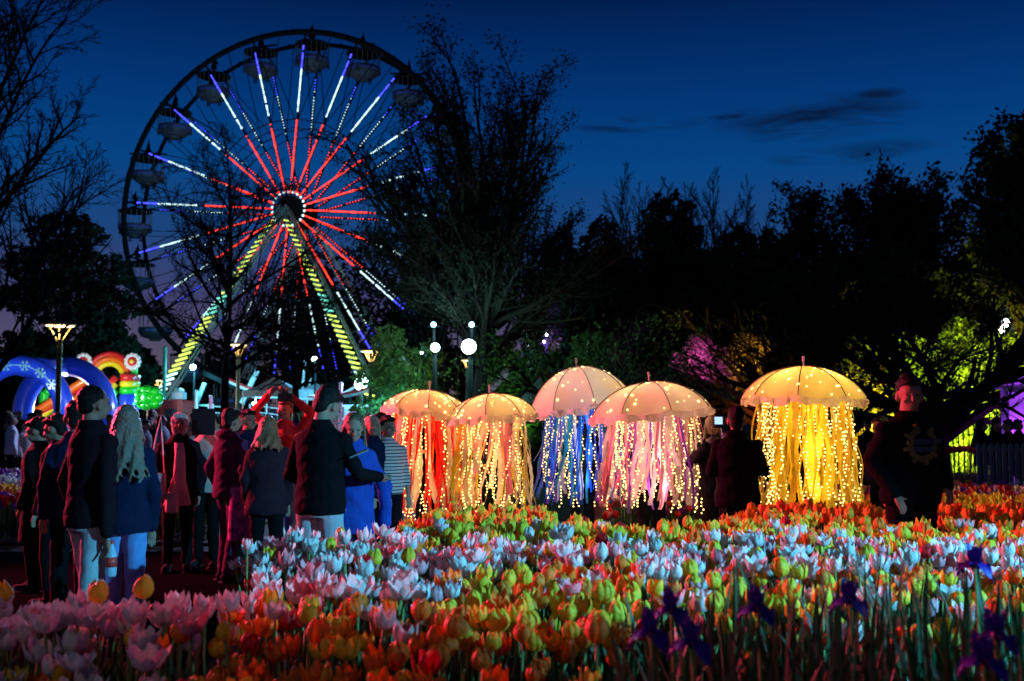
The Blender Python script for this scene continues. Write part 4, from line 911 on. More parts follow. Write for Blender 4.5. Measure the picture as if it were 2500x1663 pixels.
person(*at(612, 11.9), 1.55, 180, 'person in violet patterned skirt hidden behind the plum hoodie', cloth('violet_cloth', (.2, .1, .4)), cloth('violet_cloth2', (.24, .12, .42)), H_dark, style='long', vox=.016, jacket='coat', female=True)
person(*at(652, 9.9), 1.58, 172, 'auburn-haired woman in a dark quilted jacket seen from behind', cloth('quilted', (.03, .012, .018), b=.6, s=12), C_black, H_red, style='long', vox=.0125, jacket='puffer', female=True, build=1.15, hairlen=.22, hood=True)
p = person(*at(693, 12.4), 1.78, 8, 'person in red sleeves raising both arms to take a photo above the heads', C_red, C_mjean, H_brown, style='short', vox=.0125, arms={'l': ((.34, -.08, 1.60), (.12, -.22, 1.79)), 'r': ((-.34, -.08, 1.60), (-.12, -.22, 1.79))})
q = W(697, 970, 12.1); t = thing('camera_body', q, 'small black camera held overhead by red-sleeved arms', 'camera'); mb = MB(); mb.box((0, 0, 0), (.16, .06, .09)); mb.box((0, 0, .055), (.06, .05, .025)); mb.build('housing', M_dark, t); mb = MB(); mb.tube([(0, -.03, 0), (0, -.1, 0)], .035, 12); mb.build('lens', M_dark, t)
# --- the couple with the phone
p12 = person(*at(783, 7.75), 1.80, 180+22, 'man in black sweater and pale jeans bending his head over a phone', C_black, C_jean, H_dark, style='short', vox=.011, headp=30, heady=-12, build=1.13, lean=0,
             arms={'r': ((-.27, -.05, 1.14), (-.28, -.34, 1.10)), 'l': ((.27, -.02, 1.13), (.18, -.26, 1.0))})
p13 = person(*at(862, 8.15), 1.62, -22, 'young woman with long brown hair in a bright blue fleece looking at the phone', C_blue, C_navy, H_brown, style='long', vox=.011, headp=16, heady=-12, female=True, jacket='puffer', hairlen=.36,
             arms={'r': ((-.26, -.03, 1.13), (-.2, -.22, 1.02)), 'l': ((.28, .04, 1.12), (.26, -.04, .82))})
collar(p12, C_black)
q = W(872, 1108, 7.62); t = thing('phone', q, 'dark phone held between the bent man and the woman in blue fleece', 'phone', rz=.5); mb = MB(); mb.box((0, 0, 0), (.15, .075, .01), (0, -.35, 0)); mb.build('case', M_dark, t)
person(*at(908, 10.8), 1.60, -20, 'fair-haired girl with pale lit face between the blue fleece and striped polo', C_navy, C_black, H_fair, style='long', vox=.015, female=True)
person(*at(925, 11.6), 1.62, 20, 'dark-haired head just behind the fair-haired girl', C_blue, C_black, H_dark, style='short', vox=.018)
person(*at(948, 10.9), 1.58, -35, 'person in striped polo shirt beside the red jellyfish lantern', C_stripe, C_char, H_dark, S_skin2, style='short', vox=.0125, jacket='polo', build=1.15)
# --- right side
p = person(*at(1800, 10.2), 1.66, 188, 'person in black padded jacket and flowered trousers left of the yellow lantern', C_black, C_black, H_dark, style='short', vox=.0125, jacket='puffer', build=1.2, hood=True, arms={'l': ((.25, .0, 1.13), (.18, -.22, 1.12)), 'r': ((-.25, .0, 1.13), (-.18, -.22, 1.12))})
mb = MB(); rg = random.Random(5)
for i in range(46):
    a = rg.uniform(0, PI); z = rg.uniform(.12, .84); rr = .155; c = Vector((rr*math.cos(a)*1.05, .03+.09*math.sin(a), z)) if z > .5 else Vector((rg.choice((-1, 1))*.1+.07*math.cos(a), .08*math.sin(a)-.0, z))
    for j in range(5): b = j*1.257; mb.box(c+Vector((.018*math.cos(b), .004, .018*math.sin(b))), (.014, .02, .014))
o = child(p, 'flower_print', mb, mat('pale_print', (.5, .3, .45), .8), False); o['kind'] = 'stuff'
p = person(*at(1742, 11.2), 1.60, 10, 'fair-haired woman in dark coat taking a photo with a lit phone', C_char, C_black, H_fair, style='long', vox=.014, female=True, jacket='coat', arms={'l': ((.25, -.1, 1.2), (.07, -.28, 1.42)), 'r': ((-.25, -.1, 1.2), (-.07, -.28, 1.42))})
q = W(1754, 1027, 10.8); t = thing('phone', q, 'phone with glowing blue screen held up beside the black padded jacket', 'phone'); mb = MB(); mb.box((0, 0, 0), (.085, .01, .15)); mb.build('case', M_dark, t); mb = MB(); mb.box((0, -.008, 0), (.078, .004, .075)); mb.build('screen', mat('phone_screen', (.1, .1, .1), .3, emit=(.35, .55, 1), es=1.6), t)
p14 = person(*at(2226, 8.4), 1.88, -18, 'big man in black hooded top with a gear print, standing in shadow on the right', C_black, C_black, H_dark, style='short', vox=.0125, jacket='hoodie', build=1.3, heady=-26, headp=6, arms={'l': ((.29, .06, 1.15), (.2, -.14, .96)), 'r': ((-.30, .06, 1.15), (-.24, -.12, .92))})
M_print = mat('olive_print', (.10, .105, .03), .8); M_print2 = mat('blue_print', (.02, .075, .15), .8)
mb = MB(); cx, cz = -.01, 1.275
def ys(x, z): return -np.interp(z, [1.12, 1.3, 1.385, 1.43], [.144, .1525, .138, .12])*math.sqrt(max(.1, 1-(x/.245)**2))-.004
for k in range(15):
    a = PI*.5+ R(20) + k*R(300)/14; xx = cx+.105*math.cos(a); z_ = cz+.105*math.sin(a); c = Vector((xx, ys(xx, z_), z_)); mb.box(c, (.034, .02, .04), (0, -a+PI/2, 0))
    if k % 2 == 0: xx = cx+.135*math.cos(a); z_ = cz+.135*math.sin(a); c = Vector((xx, ys(xx, z_), z_)); mb.box(c, (.026, .02, .03), (0, -a+PI/2, 0))
child(p14, 'gear_print', mb, M_print, False)
mb = MB()
for row in (0, 1):
    x = cx-.07
    for c in range(6):     # blocky letter strokes, as unreadable as in the photograph
        z = cz+.018-row*.052; yy = ys(x, z); mb.box((x, yy-.004, z+.016), (.022, .02, .006)); mb.box((x-.009, yy-.004, z), (.006, .02, .036)); mb.box((x, yy-.004, z-.016), (.022, .02, .006))
        if c % 2: mb.box((x+.009, yy-.004, z), (.006, .02, .036))
        else: mb.box((x, yy-.004, z), (.018, .02, .006))
        x += .029
mb.box((cx+.14, ys(cx+.14, cz+.02)-.004, cz+.02), (.05, .02, .03))
child(p14, 'letter_print', mb, M_print2, False)
person(*at(2150, 12.5), 1.58, 60, 'person with warm-lit face standing behind the big man in black', C_navy, C_black, H_dark, style='short', vox=.018)
# --- crowd: a few figures built once and copied with their parts
crowd_src = [person(0, -30-i, 1.7, 0, 'crowd', C_navy, C_black, [H_dark, H_brown, H_fair, H_dark][i], style=['short', 'long', 'short', 'cap'][i], vox=.03, jacket=['sweater', 'hoodie', 'puffer', 'polo'][i], female=i == 1) for i in range(4)]
for t in crowd_src:
    for c in t.children:
        if c.name.split('.')[0] in ('eye', 'mouth'): bpy.data.objects.remove(c)
tops = [C_navy, C_black, C_blue, C_char, C_grey, C_white, C_green, C_red, C_beige, C_yel, C_mjean]
tnames = ['navy', 'black', 'blue', 'charcoal', 'grey', 'pale', 'dark green', 'red', 'beige', 'mustard', 'denim']
rg = random.Random(42)
def extra(px, Y, lab, h=None, face=None, top=None, grp='festival crowd behind the flower beds', z0=0, src=None, hair=None):
    s = crowd_src[rg.randrange(4) if src is None else src]; c = copy_tree(s); c.location = (GX(px, Y), Y, z0); k = (h or rg.uniform(1.5, 1.78))/1.75; c.scale = (k,)*3
    c.rotation_euler = (0, 0, R(face if face is not None else rg.uniform(0, 360))); c['label'] = lab; c['group'] = grp
    ti = tops.index(top) if top else rg.randrange(len(tops))
    for ch in c.children:
        n = ch.name.split('.')[0]
        if n == 'top': ch.material_slots[0].link = 'OBJECT'; ch.material_slots[0].material = tops[ti]
        if n in ('hair', 'cap'): ch.material_slots[0].link = 'OBJECT'; ch.material_slots[0].material = hair or rg.choice([H_dark, H_dark, H_brown, H_fair])
    return c, tnames[ti]
cr_l = [(12, 22.5), (38, 23.5), (60, 22), (5, 25.5), (75, 23.2), (150, 22.6), (28, 21.8), (325, 23), (340, 26), (355, 21), (372, 24), (395, 22), (408, 27), (318, 20), (300, 25), (265, 24), (238, 27), (120, 24), (90, 26), (50, 25), (20, 28)]
CROWD = {}
def crowd_lab(lst, zf, what):
    for px, Y in lst:
        zone = zf(px); c, n = extra(px, Y, ''); CROWD.setdefault((n, zone, what), []).append((px, c))
crowd_lab(cr_l, lambda px: 'at the left edge' if px < 160 else 'left of the headscarf woman', 'crowd member standing')
cr_m = [(470, 30), (450, 34), (600, 33), (622, 30), (640, 36), (655, 31), (668, 38), (705, 34), (720, 30), (738, 36), (752, 32), (745, 40), (880, 33), (870, 38), (900, 36), (930, 34), (945, 40), (610, 42), (585, 38), (530, 36), (515, 42), (690, 41), (770, 43), (855, 42), (980, 38)]
crowd_lab(cr_m, lambda px: 'left of the slender tree' if px < 560 else ('around the grey tent' if px < 800 else 'below the blinding floodlight'), 'distant visitor')
ORDP = ['leftmost', 'second', 'third', 'fourth', 'fifth', 'sixth']
for (n, zone, what), L_ in CROWD.items():
    L_.sort(key=lambda q: q[0])
    for i, (px, c) in enumerate(L_):
        c['label'] = '%s in %s top %s' % (what, n, zone) if len(L_) == 1 else '%s %s in %s top %s, counted from left' % (ORDP[i], what, n, zone); c['group'] = 'festival crowd ' + zone
for px, Y, lab in ((2400, 18.5, 'leftmost dark figure sitting beyond the picket fence'), (2436, 19, 'middle dark figure beyond the picket fence'), (2462, 18.6, 'rightmost dark figure beyond the picket fence'), (2490, 19.5, 'dark figure against the violet marquee'), (2120, 20, 'dark figure in front of the orange-lit bushes')):
    extra(px, Y, lab, 1.52, top=C_black, grp='dark figures by the picket fence', hair=H_dark)
for px, Y, top, lab in ((365, 22, C_black, 'person in dark jacket with a pale pattern left of the headscarf woman'), (392, 22.5, C_blue, 'person in blue jacket right behind the headscarf woman'), (1715, 15, C_black, 'dark figure left of the woman with the lit phone'), (1660, 16, C_black, 'dark figure behind the pink and purple lantern')):
    extra(px, Y, lab, 1.56, top=top)
# riders in the gondolas
wroot_m = Matrix.Translation(wroot.location) @ Matrix.Rotation(-TH, 4, 'Z')
GN = {0: 'topmost gondola', 1: 'first gondola right of the top', 2: 'second gondola right of the top', 19: 'first gondola left of the top', 18: 'second gondola left of the top', 17: 'third gondola left of the top', 16: 'fourth gondola left of the top', 15: 'fifth gondola left of the top'}
for i in GN:
    for s in (-.35, .35):
        q = wroot_m @ (pol(RAD-.05, PH[i], GAP/2) + Vector((s, .1, -2.1)))
        c, n = extra(0, 10, '%s rider silhouette in the %s of the ferris wheel' % ('left' if s < 0 else 'right', GN[i]), 1.45, 0, C_black, 'riders in the upper gondolas'); c.location = q; c.scale = (.62,)*3; c.location.z += .05
for t in crowd_src:
    for c in list(t.children): bpy.data.objects.remove(c)
    bpy.data.objects.remove(t)
# ------------------------------------------------------------------ jellyfish lanterns (umbrellas with ribbons and fairy lights)
M_umb = mat('umbrella_fabric', (.72, .64, .46), .7, trans=.5, var=.06, vscale=4, bump=.15, bscale=8)
M_lace = mat('lace', (.8, .68, .6), .8, trans=.35, bump=.7, bscale=60)
M_umb2 = mat('lemon_umbrella_fabric', (.72, .62, .30), .7, trans=.5, var=.06, vscale=4, bump=.15, bscale=8)
M_rib = mat('umbrella_rib', (.12, .1, .09), .5)
M_bead = led('fairy_bulb', (1, .66, .2), 5)
M_wire = mat('fairy_wire', (.5, .35, .12), .4, .6)
RB = {k: mat('ribbon_'+k, c, .5, trans=.4, var=.1, vscale=4) for k, c in dict(red=(.8, .02, .02), orange=(.9, .25, .03), cream=(.8, .62, .5), yellow=(.85, .62, .05), lime=(.45, .6, .06), blue=(.02, .12, .7), teal=(.02, .3, .45), purple=(.25, .05, .5), pink=(.75, .2, .35), gold=(.95, .55, .06), violet=(.35, .12, .6), brown=(.3, .14, .1)).items()}
def jelly(px, Y, ptop, peave, wpx, pbot, label, cols, tilt, seed, glow, power, nrib=26, nlight=15, lacem=None, bell=1.0, carrier=True, low=None):
    rg = random.Random(seed); s = FPX/Y; x = GX(px, Y, 1.7); zt = CAMH + (1015-ptop)/s; ze = CAMH + (1015-peave)/s; Rr = wpx/s/2; zb = CAMH+(1015-pbot)/s
    hgt = zt-ze; t = thing('jellyfish_lantern', (x, Y, 0), label, 'jellyfish lantern', 'glowing jellyfish umbrella lanterns')
    Tm = Matrix.Translation((0, 0, ze)) @ Matrix.Rotation(R(tilt), 4, 'Y') @ Matrix.Rotation(R(rg.uniform(0, 40)), 4, 'Z')
    P = 8
    def dome(a, v):          # a angle, v 0 top..1 eave; flat chords between ribs
        seg = 2*PI/P; u = (a % seg)/seg; r = math.cos(seg/2)/math.cos((u-.5)*seg); r = .55+.45*r if False else (r*.5+.5)
        fi = v*R(66); rad = Rr*math.sin(fi)/math.sin(R(66))*(1-(1-r)*v*1.6); sag = .03*math.sin(u*PI)*v
        return Tm @ Vector((rad*math.cos(a), rad*math.sin(a), hgt*((math.cos(fi)-math.cos(R(66)))/(1-math.cos(R(66))))*bell - sag))
    for k in range(P):
        a0 = 2*PI*k/P; mb = MB(); mb.grid(lambda u, v: dome(a0+u*2*PI/P*.9999, .01+.99*v), 8, 10); mb.build('canopy_panel', M_umb if lacem is None else M_umb2, t, True)
        mb = MB(); mb.tube([dome(a0, v/8+.01)+Vector((0, 0, .006)) for v in range(0, 9)], .006, 4); mb.build('rib', M_rib, t)
    mb = MB(); mb.grid(lambda u, v: dome(u*2*PI, 1.0)*1 + (Vector((0, 0, 0)) if v == 0 else Vector((.03*math.sin(u*150)+.02*math.cos(u*2*PI), .03*math.cos(u*143), -.075*v*(1+.25*math.sin(u*90))))), 120, 3); mb.build('frill', M_lace, t, True)
    c = Tm @ Vector((0, 0, hgt)); mb = MB(); mb.tube([c-Vector((0, 0, .02)), c+(Tm.to_3x3() @ Vector((0, 0, .10)))], .009, 8); mb.tube([c+Vector((0, 0, .06)), c+(Tm.to_3x3() @ Vector((0, 0, .11)))], .013, 8); mb.build('ferrule', mat('ferrule', (.4, .45, .5), .4), t)
    mb = MB(); mb.tube([c, (0, .02, .95)], .011, 6); mb.build('shaft', M_rib, t)
    # bulbs lying against the canopy
    mb = MB()
    for k in range(90): mb.ell(dome(rg.uniform(0, 2*PI), rg.uniform(.12, .97))*1.0 - Vector((0, 0, .006)), rg.choice((.008, .011, .016)), 6, 4)
    o = mb.build('canopy_bulbs', M_bead, t); o['kind'] = 'stuff'
    # ribbons
    for k in range(nrib):
        a = 2*PI*k/nrib+rg.uniform(-.1, .1); rr = Rr*rg.choice((.92, .88, .8, .7, .55, .4))*.80; p0 = Tm @ Vector((rr*math.cos(a), rr*math.sin(a), -.02 + hgt*(.25 if rr < Rr*.7 else 0)))
        wide = rg.random() < .28; w = rg.uniform(.045, .085) if wide else rg.uniform(.012, .038)
        m = (lacem or M_lace) if wide and rg.random() < .75 else RB[rg.choice(cols)]
        zl = zb + rg.uniform(-.02, .22 if rg.random() < .8 else .5); ph = rg.uniform(0, 6); tw = rg.uniform(-2.5, 2.5); dx, dy = rg.uniform(-.10, .10)+.12*math.cos(a), rg.uniform(-.1, .1); fr = rg.uniform(3, 7)
        def rb(u, v, w=w, p0=p0, zl=zl, ph=ph, tw=tw, dx=dx, dy=dy, a=a, fr=fr, wide=wide):
            z = p0.z + (zl-p0.z)*v; q = a + PI/2 + tw*v*.5 + .3*math.sin(v*fr+ph); sw_ = .045*math.sin(v*fr+ph)*v; ed = (u-.5)*w*(1+(.22*math.sin(v*60+u*3+ph) if wide else 0))
            return Vector((p0.x+dx*v+sw_+ed*math.cos(q), p0.y+dy*v+.03*math.cos(v*fr*1.3+ph)+ed*math.sin(q), z))
        mb = MB(); mb.grid(rb, 2, 34 if wide else 14); mb.build('ribbon', m, t, True)
    # fairy-light strings
    for k in range(nlight):
        a = 2*PI*k/nlight + .2; rr = Rr*rg.uniform(.5, .8); p0 = Tm @ Vector((rr*math.cos(a), rr*math.sin(a), 0)); zl = zb+rg.uniform(-.04, .15); pts = []; n = 30; ph = rg.uniform(0, 6); dx = rg.uniform(-.12, .12)
        for i in range(n+1): v = i/n; pts.append(Vector((p0.x+dx*v+.035*math.sin(v*7+ph)*(.3+v)+rg.uniform(-.008, .008), p0.y+.03*math.cos(v*6+ph), p0.z+(zl-p0.z)*v)))
        mb = MB(); mb.tube(pts, .0028, 3, False, k=0)
        for i in range(1, n+1): 
            if rg.random() < .8: mb.ell(pts[i]+Vector((rg.uniform(-.012, .012), rg.uniform(-.012, .012), 0)), .0085, 5, 4, k=1)
        mb.build('fairy_lights', [M_wire, M_bead], t)
    for (lx, ly, lz, f) in ((-.35, -.2, .35, .3), (.35, -.2, .35, .34), (0, .25, .4, .2), (0, -.35, -.15, .5), (0, -.5, -.45, .5), (0, -.5, -.75, .5)):  # added unseen lamps inside; the lower ones brighten and tint the ribbons
        pz = ze + (hgt*lz if lz > 0 else lz*(ze-zb)); lo = light('POINT', (x+lx*Rr, Y+ly*Rr, pz), glow if (lz > 0 or low is None) else low, power*f*(1 if low is None or lz > 0 else 2), size=.03 if lz > 0 else .16)
    if carrier:
        person(x, Y+.12, min(1.72, zt/1.13), rg.choice((0, 20, -30, 180)), label_c.pop(0), C_black if seed % 2 else C_navy, C_black, H_dark, style='short', vox=.02, arms={'r': ((-.24, -.1, 1.2), (-.03, -.2, 1.22)), 'l': ((.22, -.1, 1.15), (.03, -.2, 1.12))})
    return t
label_c = ['performer hidden inside the red-ribboned lantern at the left', 'performer hidden inside the cream and lime lantern', 'performer inside the blue-ribboned lantern', 'performer inside the pink and purple lantern', 'performer inside the golden yellow lantern']
warm = (1, .62, .22)
jelly(1043, 12.6, 953, 1000, 212, 1265, 'leftmost jellyfish lantern with bright red ribbons and cream lace', ['red', 'red', 'red', 'orange', 'red'], 6, 1, warm, 9, 100, 28)
jelly(1200, 12.2, 962, 1012, 215, 1245, 'jellyfish lantern with cream, gold and lime ribbons, second from the left', ['yellow', 'pink', 'cream', 'cream', 'lime', 'yellow'], -5, 2, warm, 9, 100, 32)
jelly(1422, 13.0, 895, 990, 262, 1225, 'jellyfish lantern with blue and purple ribbons, third from the left', ['blue', 'teal', 'purple', 'blue', 'teal', 'blue'], -8, 3, warm, 8, 100, 28, low=(.35, .55, 1))
jelly(1592, 11.4, 933, 1003, 300, 1240, 'jellyfish lantern with pink lace and dark purple ribbons, second from the right', ['purple', 'brown', 'cream', 'pink', 'violet'], -5, 4, warm, 8, 100, 34, low=(1, .55, .6))
jelly(1962, 11.3, 895, 968, 292, 1250, 'rightmost jellyfish lantern, all golden yellow ribbons and strings', ['yellow', 'yellow', 'gold', 'gold', 'yellow'], 1, 5, (1, .70, .20), 15, 110, 44, RB['yellow'])
# ------------------------------------------------------------------ flower beds
M_pw = mat('white_petal', (.74, .70, .66), .5, trans=.14, var=.08, vscale=30, bump=.35, bscale=90, spec=.3); M_py = mat('yellow_petal', (.86, .56, .03), .5, trans=.14, var=.12, vscale=30, bump=.35, bscale=90, spec=.3)
M_po = mat('orange_petal', (.85, .22, .02), .5, trans=.14, var=.15, vscale=30, bump=.35, bscale=90, spec=.3); M_pr = mat('red_petal', (.6, .015, .02), .5, trans=.14, var=.15, vscale=30, bump=.3, bscale=90, spec=.3)
M_pp = mat('pink_petal', (.72, .34, .36), .5, trans=.14, var=.1, vscale=30, spec=.3); M_pu = mat('purple_petal', (.28, .03, .36), .5, trans=.14, var=.15, vscale=30, spec=.3)
M_stem = mat('tulip_stem', (.16, .24, .07), .55, spec=.3); M_blade = mat('tulip_leaf', (.03, .085, .03), .5, trans=.25, var=.2, vscale=20, spec=.35)
PM = [M_pw, M_py, M_po, M_pr, M_pp, M_pu]; PN = ['white', 'yellow', 'orange', 'red', 'pink', 'purple']
SHAPES = {  # r profile, z profile at v = 0, .25, .5, .75, 1 ; angular half width ; tip wave
    'closed': ([.010, .040, .047, .036, .012], [0, .018, .050, .082, .100], .62, .0),
    'cup':    ([.010, .040, .050, .050, .046], [0, .014, .040, .070, .094], .60, .006),
    'open':   ([.010, .044, .056, .064, .074], [0, .014, .038, .064, .088], .60, .008)}
def petal_pts(kind, nu, nv, rg, inner=0):
    rp, zp, hw, wv = SHAPES[kind]; V = []
    ph = rg.uniform(0, 6)
    for j in range(nv+1):
        v = j/nv; r = np.interp(v, [0, .25, .5, .75, 1], rp); z = np.interp(v, [0, .25, .5, .75, 1], zp)
        w = hw*math.sqrt(max(.12, 1-((v-.5)/.545)**2))
        for i in range(nu+1):
            u = i/nu*2-1; a = u*w; rr = r*(1-.10*inner) - .006*u*u*(1-v) + .004*(1-abs(u))
            V.append((rr*math.cos(a), rr*math.sin(a), z - (.012*u*u if v > .7 else 0) + wv*math.sin(u*5+ph)*v))
    F = [(j*(nu+1)+i, j*(nu+1)+i+1, (j+1)*(nu+1)+i+1, (j+1)*(nu+1)+i) for j in range(nv) for i in range(nu)]
    return np.array(V), np.array(F)
rgt = random.Random(11); PMESH = {}
for kd in SHAPES:
    for ci, pm in enumerate(PM[:5]):
        for vv in range(2):
            V, F = petal_pts(kd, 4, 6, rgt, vv); PMESH[kd, ci, vv] = npmesh('petal', V, F, [pm], smooth=True)
def blade_arr(h, w, bend, n=5, fold=.25):
    V = []; 
    for j in range(n+1):
        v = j/n; ww = w*math.sin(PI*min(1, .15+.85*v))**.8 if v < 1 else .002; y = bend*v*v
        V += [(-ww/2, y-fold*ww, h*v), (0, y, h*v), (ww/2, y-fold*ww, h*v)]
    F = []
    for j in range(n): F += [(j*3, j*3+1, j*3+4, j*3+3), (j*3+1, j*3+2, j*3+5, j*3+4)]
    return np.array(V), np.array(F)
LMESH = [npmesh('leaf', *blade_arr(h, w, b), [M_blade], smooth=True) for h, w, b in ((.34, .05, .10), (.28, .06, .14), (.38, .04, .06))]
mb = MB(); mb.tube([(0, 0, 0), (.004, .003, .15), (-.003, .004, .3), (0, 0, .45)], [.0065, .006, .0055, .006], 6); STEM = mb.mesh('stem', M_stem, True)
SOIL = .30
people_xy = [(o.location.x, o.location.y, .34) for o in bpy.data.objects if o.type == 'EMPTY' and o.get('category') == 'person'] + [(o.location.x, o.location.y, .42) for o in bpy.data.objects if o.get('category') == 'jellyfish lantern']
def pxof(x, Y): return 1250 + x/Y*FPX*math.cos(PITCH)
def in_fore(x, Y):
    p = pxof(x, Y); e = 25*math.sin(x*9+Y*5)
    if Y < 2.75: return False
    if Y < 4.75+.004*e: return -300 < p < 2800
    back = 7.35 if p < 985 else (9.3 if p < 1420 else (8.1 if p < 1780 else 10.0))
    return (625+e*.5) < p < 2800 and Y < back
def soil_h(x, Y):
    n = sum(in_fore(x+dx, Y+dy) for dx in (-.22, 0, .22) for dy in (-.22, 0, .22))/9.0
    return .012 + (SOIL-.012)*min(1, n*1.15) + .02*noise.noise(Vector((x*5, Y*5, 0)))*min(1, n*3)
mb = MB(); mb.grid(lambda u, v: (lambda x, Y: Vector((x, Y, soil_h(x, Y)-(.03 if soil_h(x, Y) < .04 else 0))))(-6.5+14*u, 2.0+8.6*v), 130, 90); tag(mb.build('bed_soil', M_soil, smooth=True), kind='structure')
for nm_, x0, x1, y0, y1 in (('bed_soil', -13, -3.6, 13.2, 21.2), ('bed_soil', .95, 13, 12.1, 17.2)):
    rough_ground(nm_, x0, x1, y0, y1, .03, M_soil, .3, .02)
def scatter(x0, x1, y0, y1, sp, test, rg):
    res = []; ny = int((y1-y0)/(sp*.87))
    for j in range(ny):
        Y = y0 + j*sp*.87; nx = int((x1-x0)/sp)
        for i in range(nx):
            x = x0 + (i+.5*(j % 2))*sp + rg.uniform(-.42, .42)*sp; y = Y + rg.uniform(-.42, .42)*sp
            if not test(x, y): continue
            if any((x-a)**2+(y-b)**2 < c*c for a, b, c in people_xy): continue
            p = pxof(x, y)
            if p < -90 or p > 2600: continue
            res.append((x, y, p))
    return res
def pick(rg, *pairs):
    r = rg.random()*sum(w for _, w in pairs)
    for c, w in pairs:
        r -= w
        if r <= 0: return c
    return pairs[-1][0]
def col_fore(p, Y, rg):
    if Y > 7.75 and p < 1750 and rg.random() < .05: return 3
    if Y > 7.75: return pick(rg, (1, .72), (2, .26), (3, .04)) if p > 1750 else pick(rg, (1, .9), (2, .1))
    if Y > 6.75: return pick(rg, (0, .66), (4, .27), (1, .05), (2, .02)) if p < 1010 else pick(rg, (1, .80), (2, .12), (0, .08))
    if Y > 5.35: return pick(rg, (0, .58), (4, .26), (1, .09), (2, .05), (3, .02)) if p < 1300 else pick(rg, (0, .5), (4, .22), (1, .13), (2, .13), (3, .02))
    if Y > 4.55: return pick(rg, (0, .62), (4, .28), (1, .10)) if p < 1080 else pick(rg, (1, .52), (2, .28), (0, .12), (4, .08))
    if Y > 4.0: return pick(rg, (0, .6), (4, .2), (1, .2)) if p < 560 else pick(rg, (1, .38), (2, .48), (3, .06), (0, .08))
    if Y > 3.6: return pick(rg, (0, .75), (1, .2), (2, .05)) if p < 430 else pick(rg, (2, .6), (1, .33), (3, .07))
    return pick(rg, (1, .5), (2, .4), (3, .1)) if p < 430 else pick(rg, (2, .62), (1, .26), (3, .12))
rgf = random.Random(2024)
fore = []
for x, y, p in scatter(-6.5, 6.5, 2.85, 10.1, .112, in_fore, rgf):
    dens = 1.0
    if y < 4.75 and p > 1500: dens = .35 if y > 4.0 else .10
    if y < 4.0 and 1200 < p <= 1500: dens = .5
    if y < 3.6 and p < 420: dens = .45
    if p > 1780 and y > 7.9: dens = .5
    if y < 5.0 and p > 2080: dens *= .5
    if p < 1350 and 5.6 < y < 6.15: dens = .22
    if p < 1300 and 6.95 < y < 7.1: dens = .4
    if rgf.random() > dens: continue
    c = col_fore(p, y, rgf)
    if c in (0, 4) and rgf.random() < .12: continue
    kd = pick(rgf, ('open', .35), ('cup', .6), ('closed', .05)) if c in (0, 4) else pick(rgf, ('closed', .55), ('cup', .42), ('open', .03))
    fore.append(dict(x=x, y=y, p=p, c=c, k=kd, h=rgf.uniform(.37, .50) - (.10 if y < 3.9 else 0) + (.03 if c == 0 else 0), a=rgf.uniform(0, 6.28), t=abs(rgf.gauss(0, .17)), ta=rgf.uniform(0, 6.28), s=rgf.uniform(.68, .98)))
# a few placed singly, as the photograph shows them
for px, py, c, kd, Y in ((245, 1425, 1, 'closed', 4.62), (355, 1432, 1, 'closed', 4.60), (12, 1432, 1, 'closed', 4.6), (605, 1378, 0, 'cup', 5.3), (1470, 1430, 1, 'closed', 4.4), (1456, 1520, 2, 'closed', 3.8), (1000, 1345, 1, 'closed', 5.9), (915, 1352, 1, 'closed', 5.8), (1182, 1335, 2, 'closed', 6.1), (470, 1500, 4, 'open', 4.0)):
    w = W(px, py, Y); z0 = SOIL if in_fore(w.x, Y) else .0
    fore.append(dict(x=w.x, y=Y, p=px, c=c, k=kd, h=max(.25, w.z-z0-.06)+(.05 if c == 1 and px < 400 else 0), a=rgf.uniform(0, 6), t=.03, ta=0, s=1.12 if c == 4 else (.5 if px == 605 else 1.0)))
fore.sort(key=lambda d: d['y']*(1.0 if not (d['p'] > 1500 and d['y'] < 4) else 1) + (5 if 1015+.74*FPX/d['y'] > 1668 or d['p'] < -10 or d['p'] > 2510 else 0))
indiv, rest = fore[:300], fore[300:]
zones = [(-99, 420, 'below the tall man'), (420, 640, 'below the dark path gap'), (640, 900, 'below the bent man'), (900, 1110, 'below the red-ribboned lantern'), (1110, 1290, 'below the cream and lime lantern'), (1290, 1500, 'below the blue-ribboned lantern'), (1500, 1780, 'below the pink lantern'), (1780, 2110, 'below the yellow lantern'), (2110, 2700, 'below the big man in black')]
rowsn = [(0, 3.4, 'along bottom edge'), (3.4, 3.9, 'near bottom edge'), (3.9, 4.45, 'in middle front rows'), (4.45, 9, 'in upper front rows')]
ORD = ['leftmost', 'second', 'third', 'fourth', 'fifth', 'sixth', 'seventh', 'eighth', 'ninth', 'tenth', 'eleventh', 'twelfth', 'thirteenth', 'fourteenth', 'fifteenth', 'sixteenth', 'seventeenth', 'eighteenth', 'nineteenth', 'twentieth']
buck = {}
for d in indiv:
    zn = next(z[2] for z in zones if z[0] <= d['p'] < z[1]); rn = next(r[2] for r in rowsn if r[0] <= d['y'] < r[1]); buck.setdefault((PN[d['c']], {'closed': 'closed', 'cup': 'cupped', 'open': 'wide open'}[d['k']], rn, zn), []).append(d)
for (cn, kn, rn, zn), L_ in buck.items():
    L_.sort(key=lambda d: d['p'])
    for i, d in enumerate(L_):
        if len(L_) == 1: lab = '%s %s tulip %s, %s' % (kn, cn, rn, zn)
        else: lab = '%s %s %s tulip %s, %s' % (ORD[min(i, 19)], kn, cn, rn, zn)
        d['lab'] = lab
def head_mat(d): return Matrix.Rotation(d['ta'], 3, 'Z') @ Matrix.Rotation(d['t'], 3, 'X') @ Matrix.Rotation(-d['ta'], 3, 'Z')
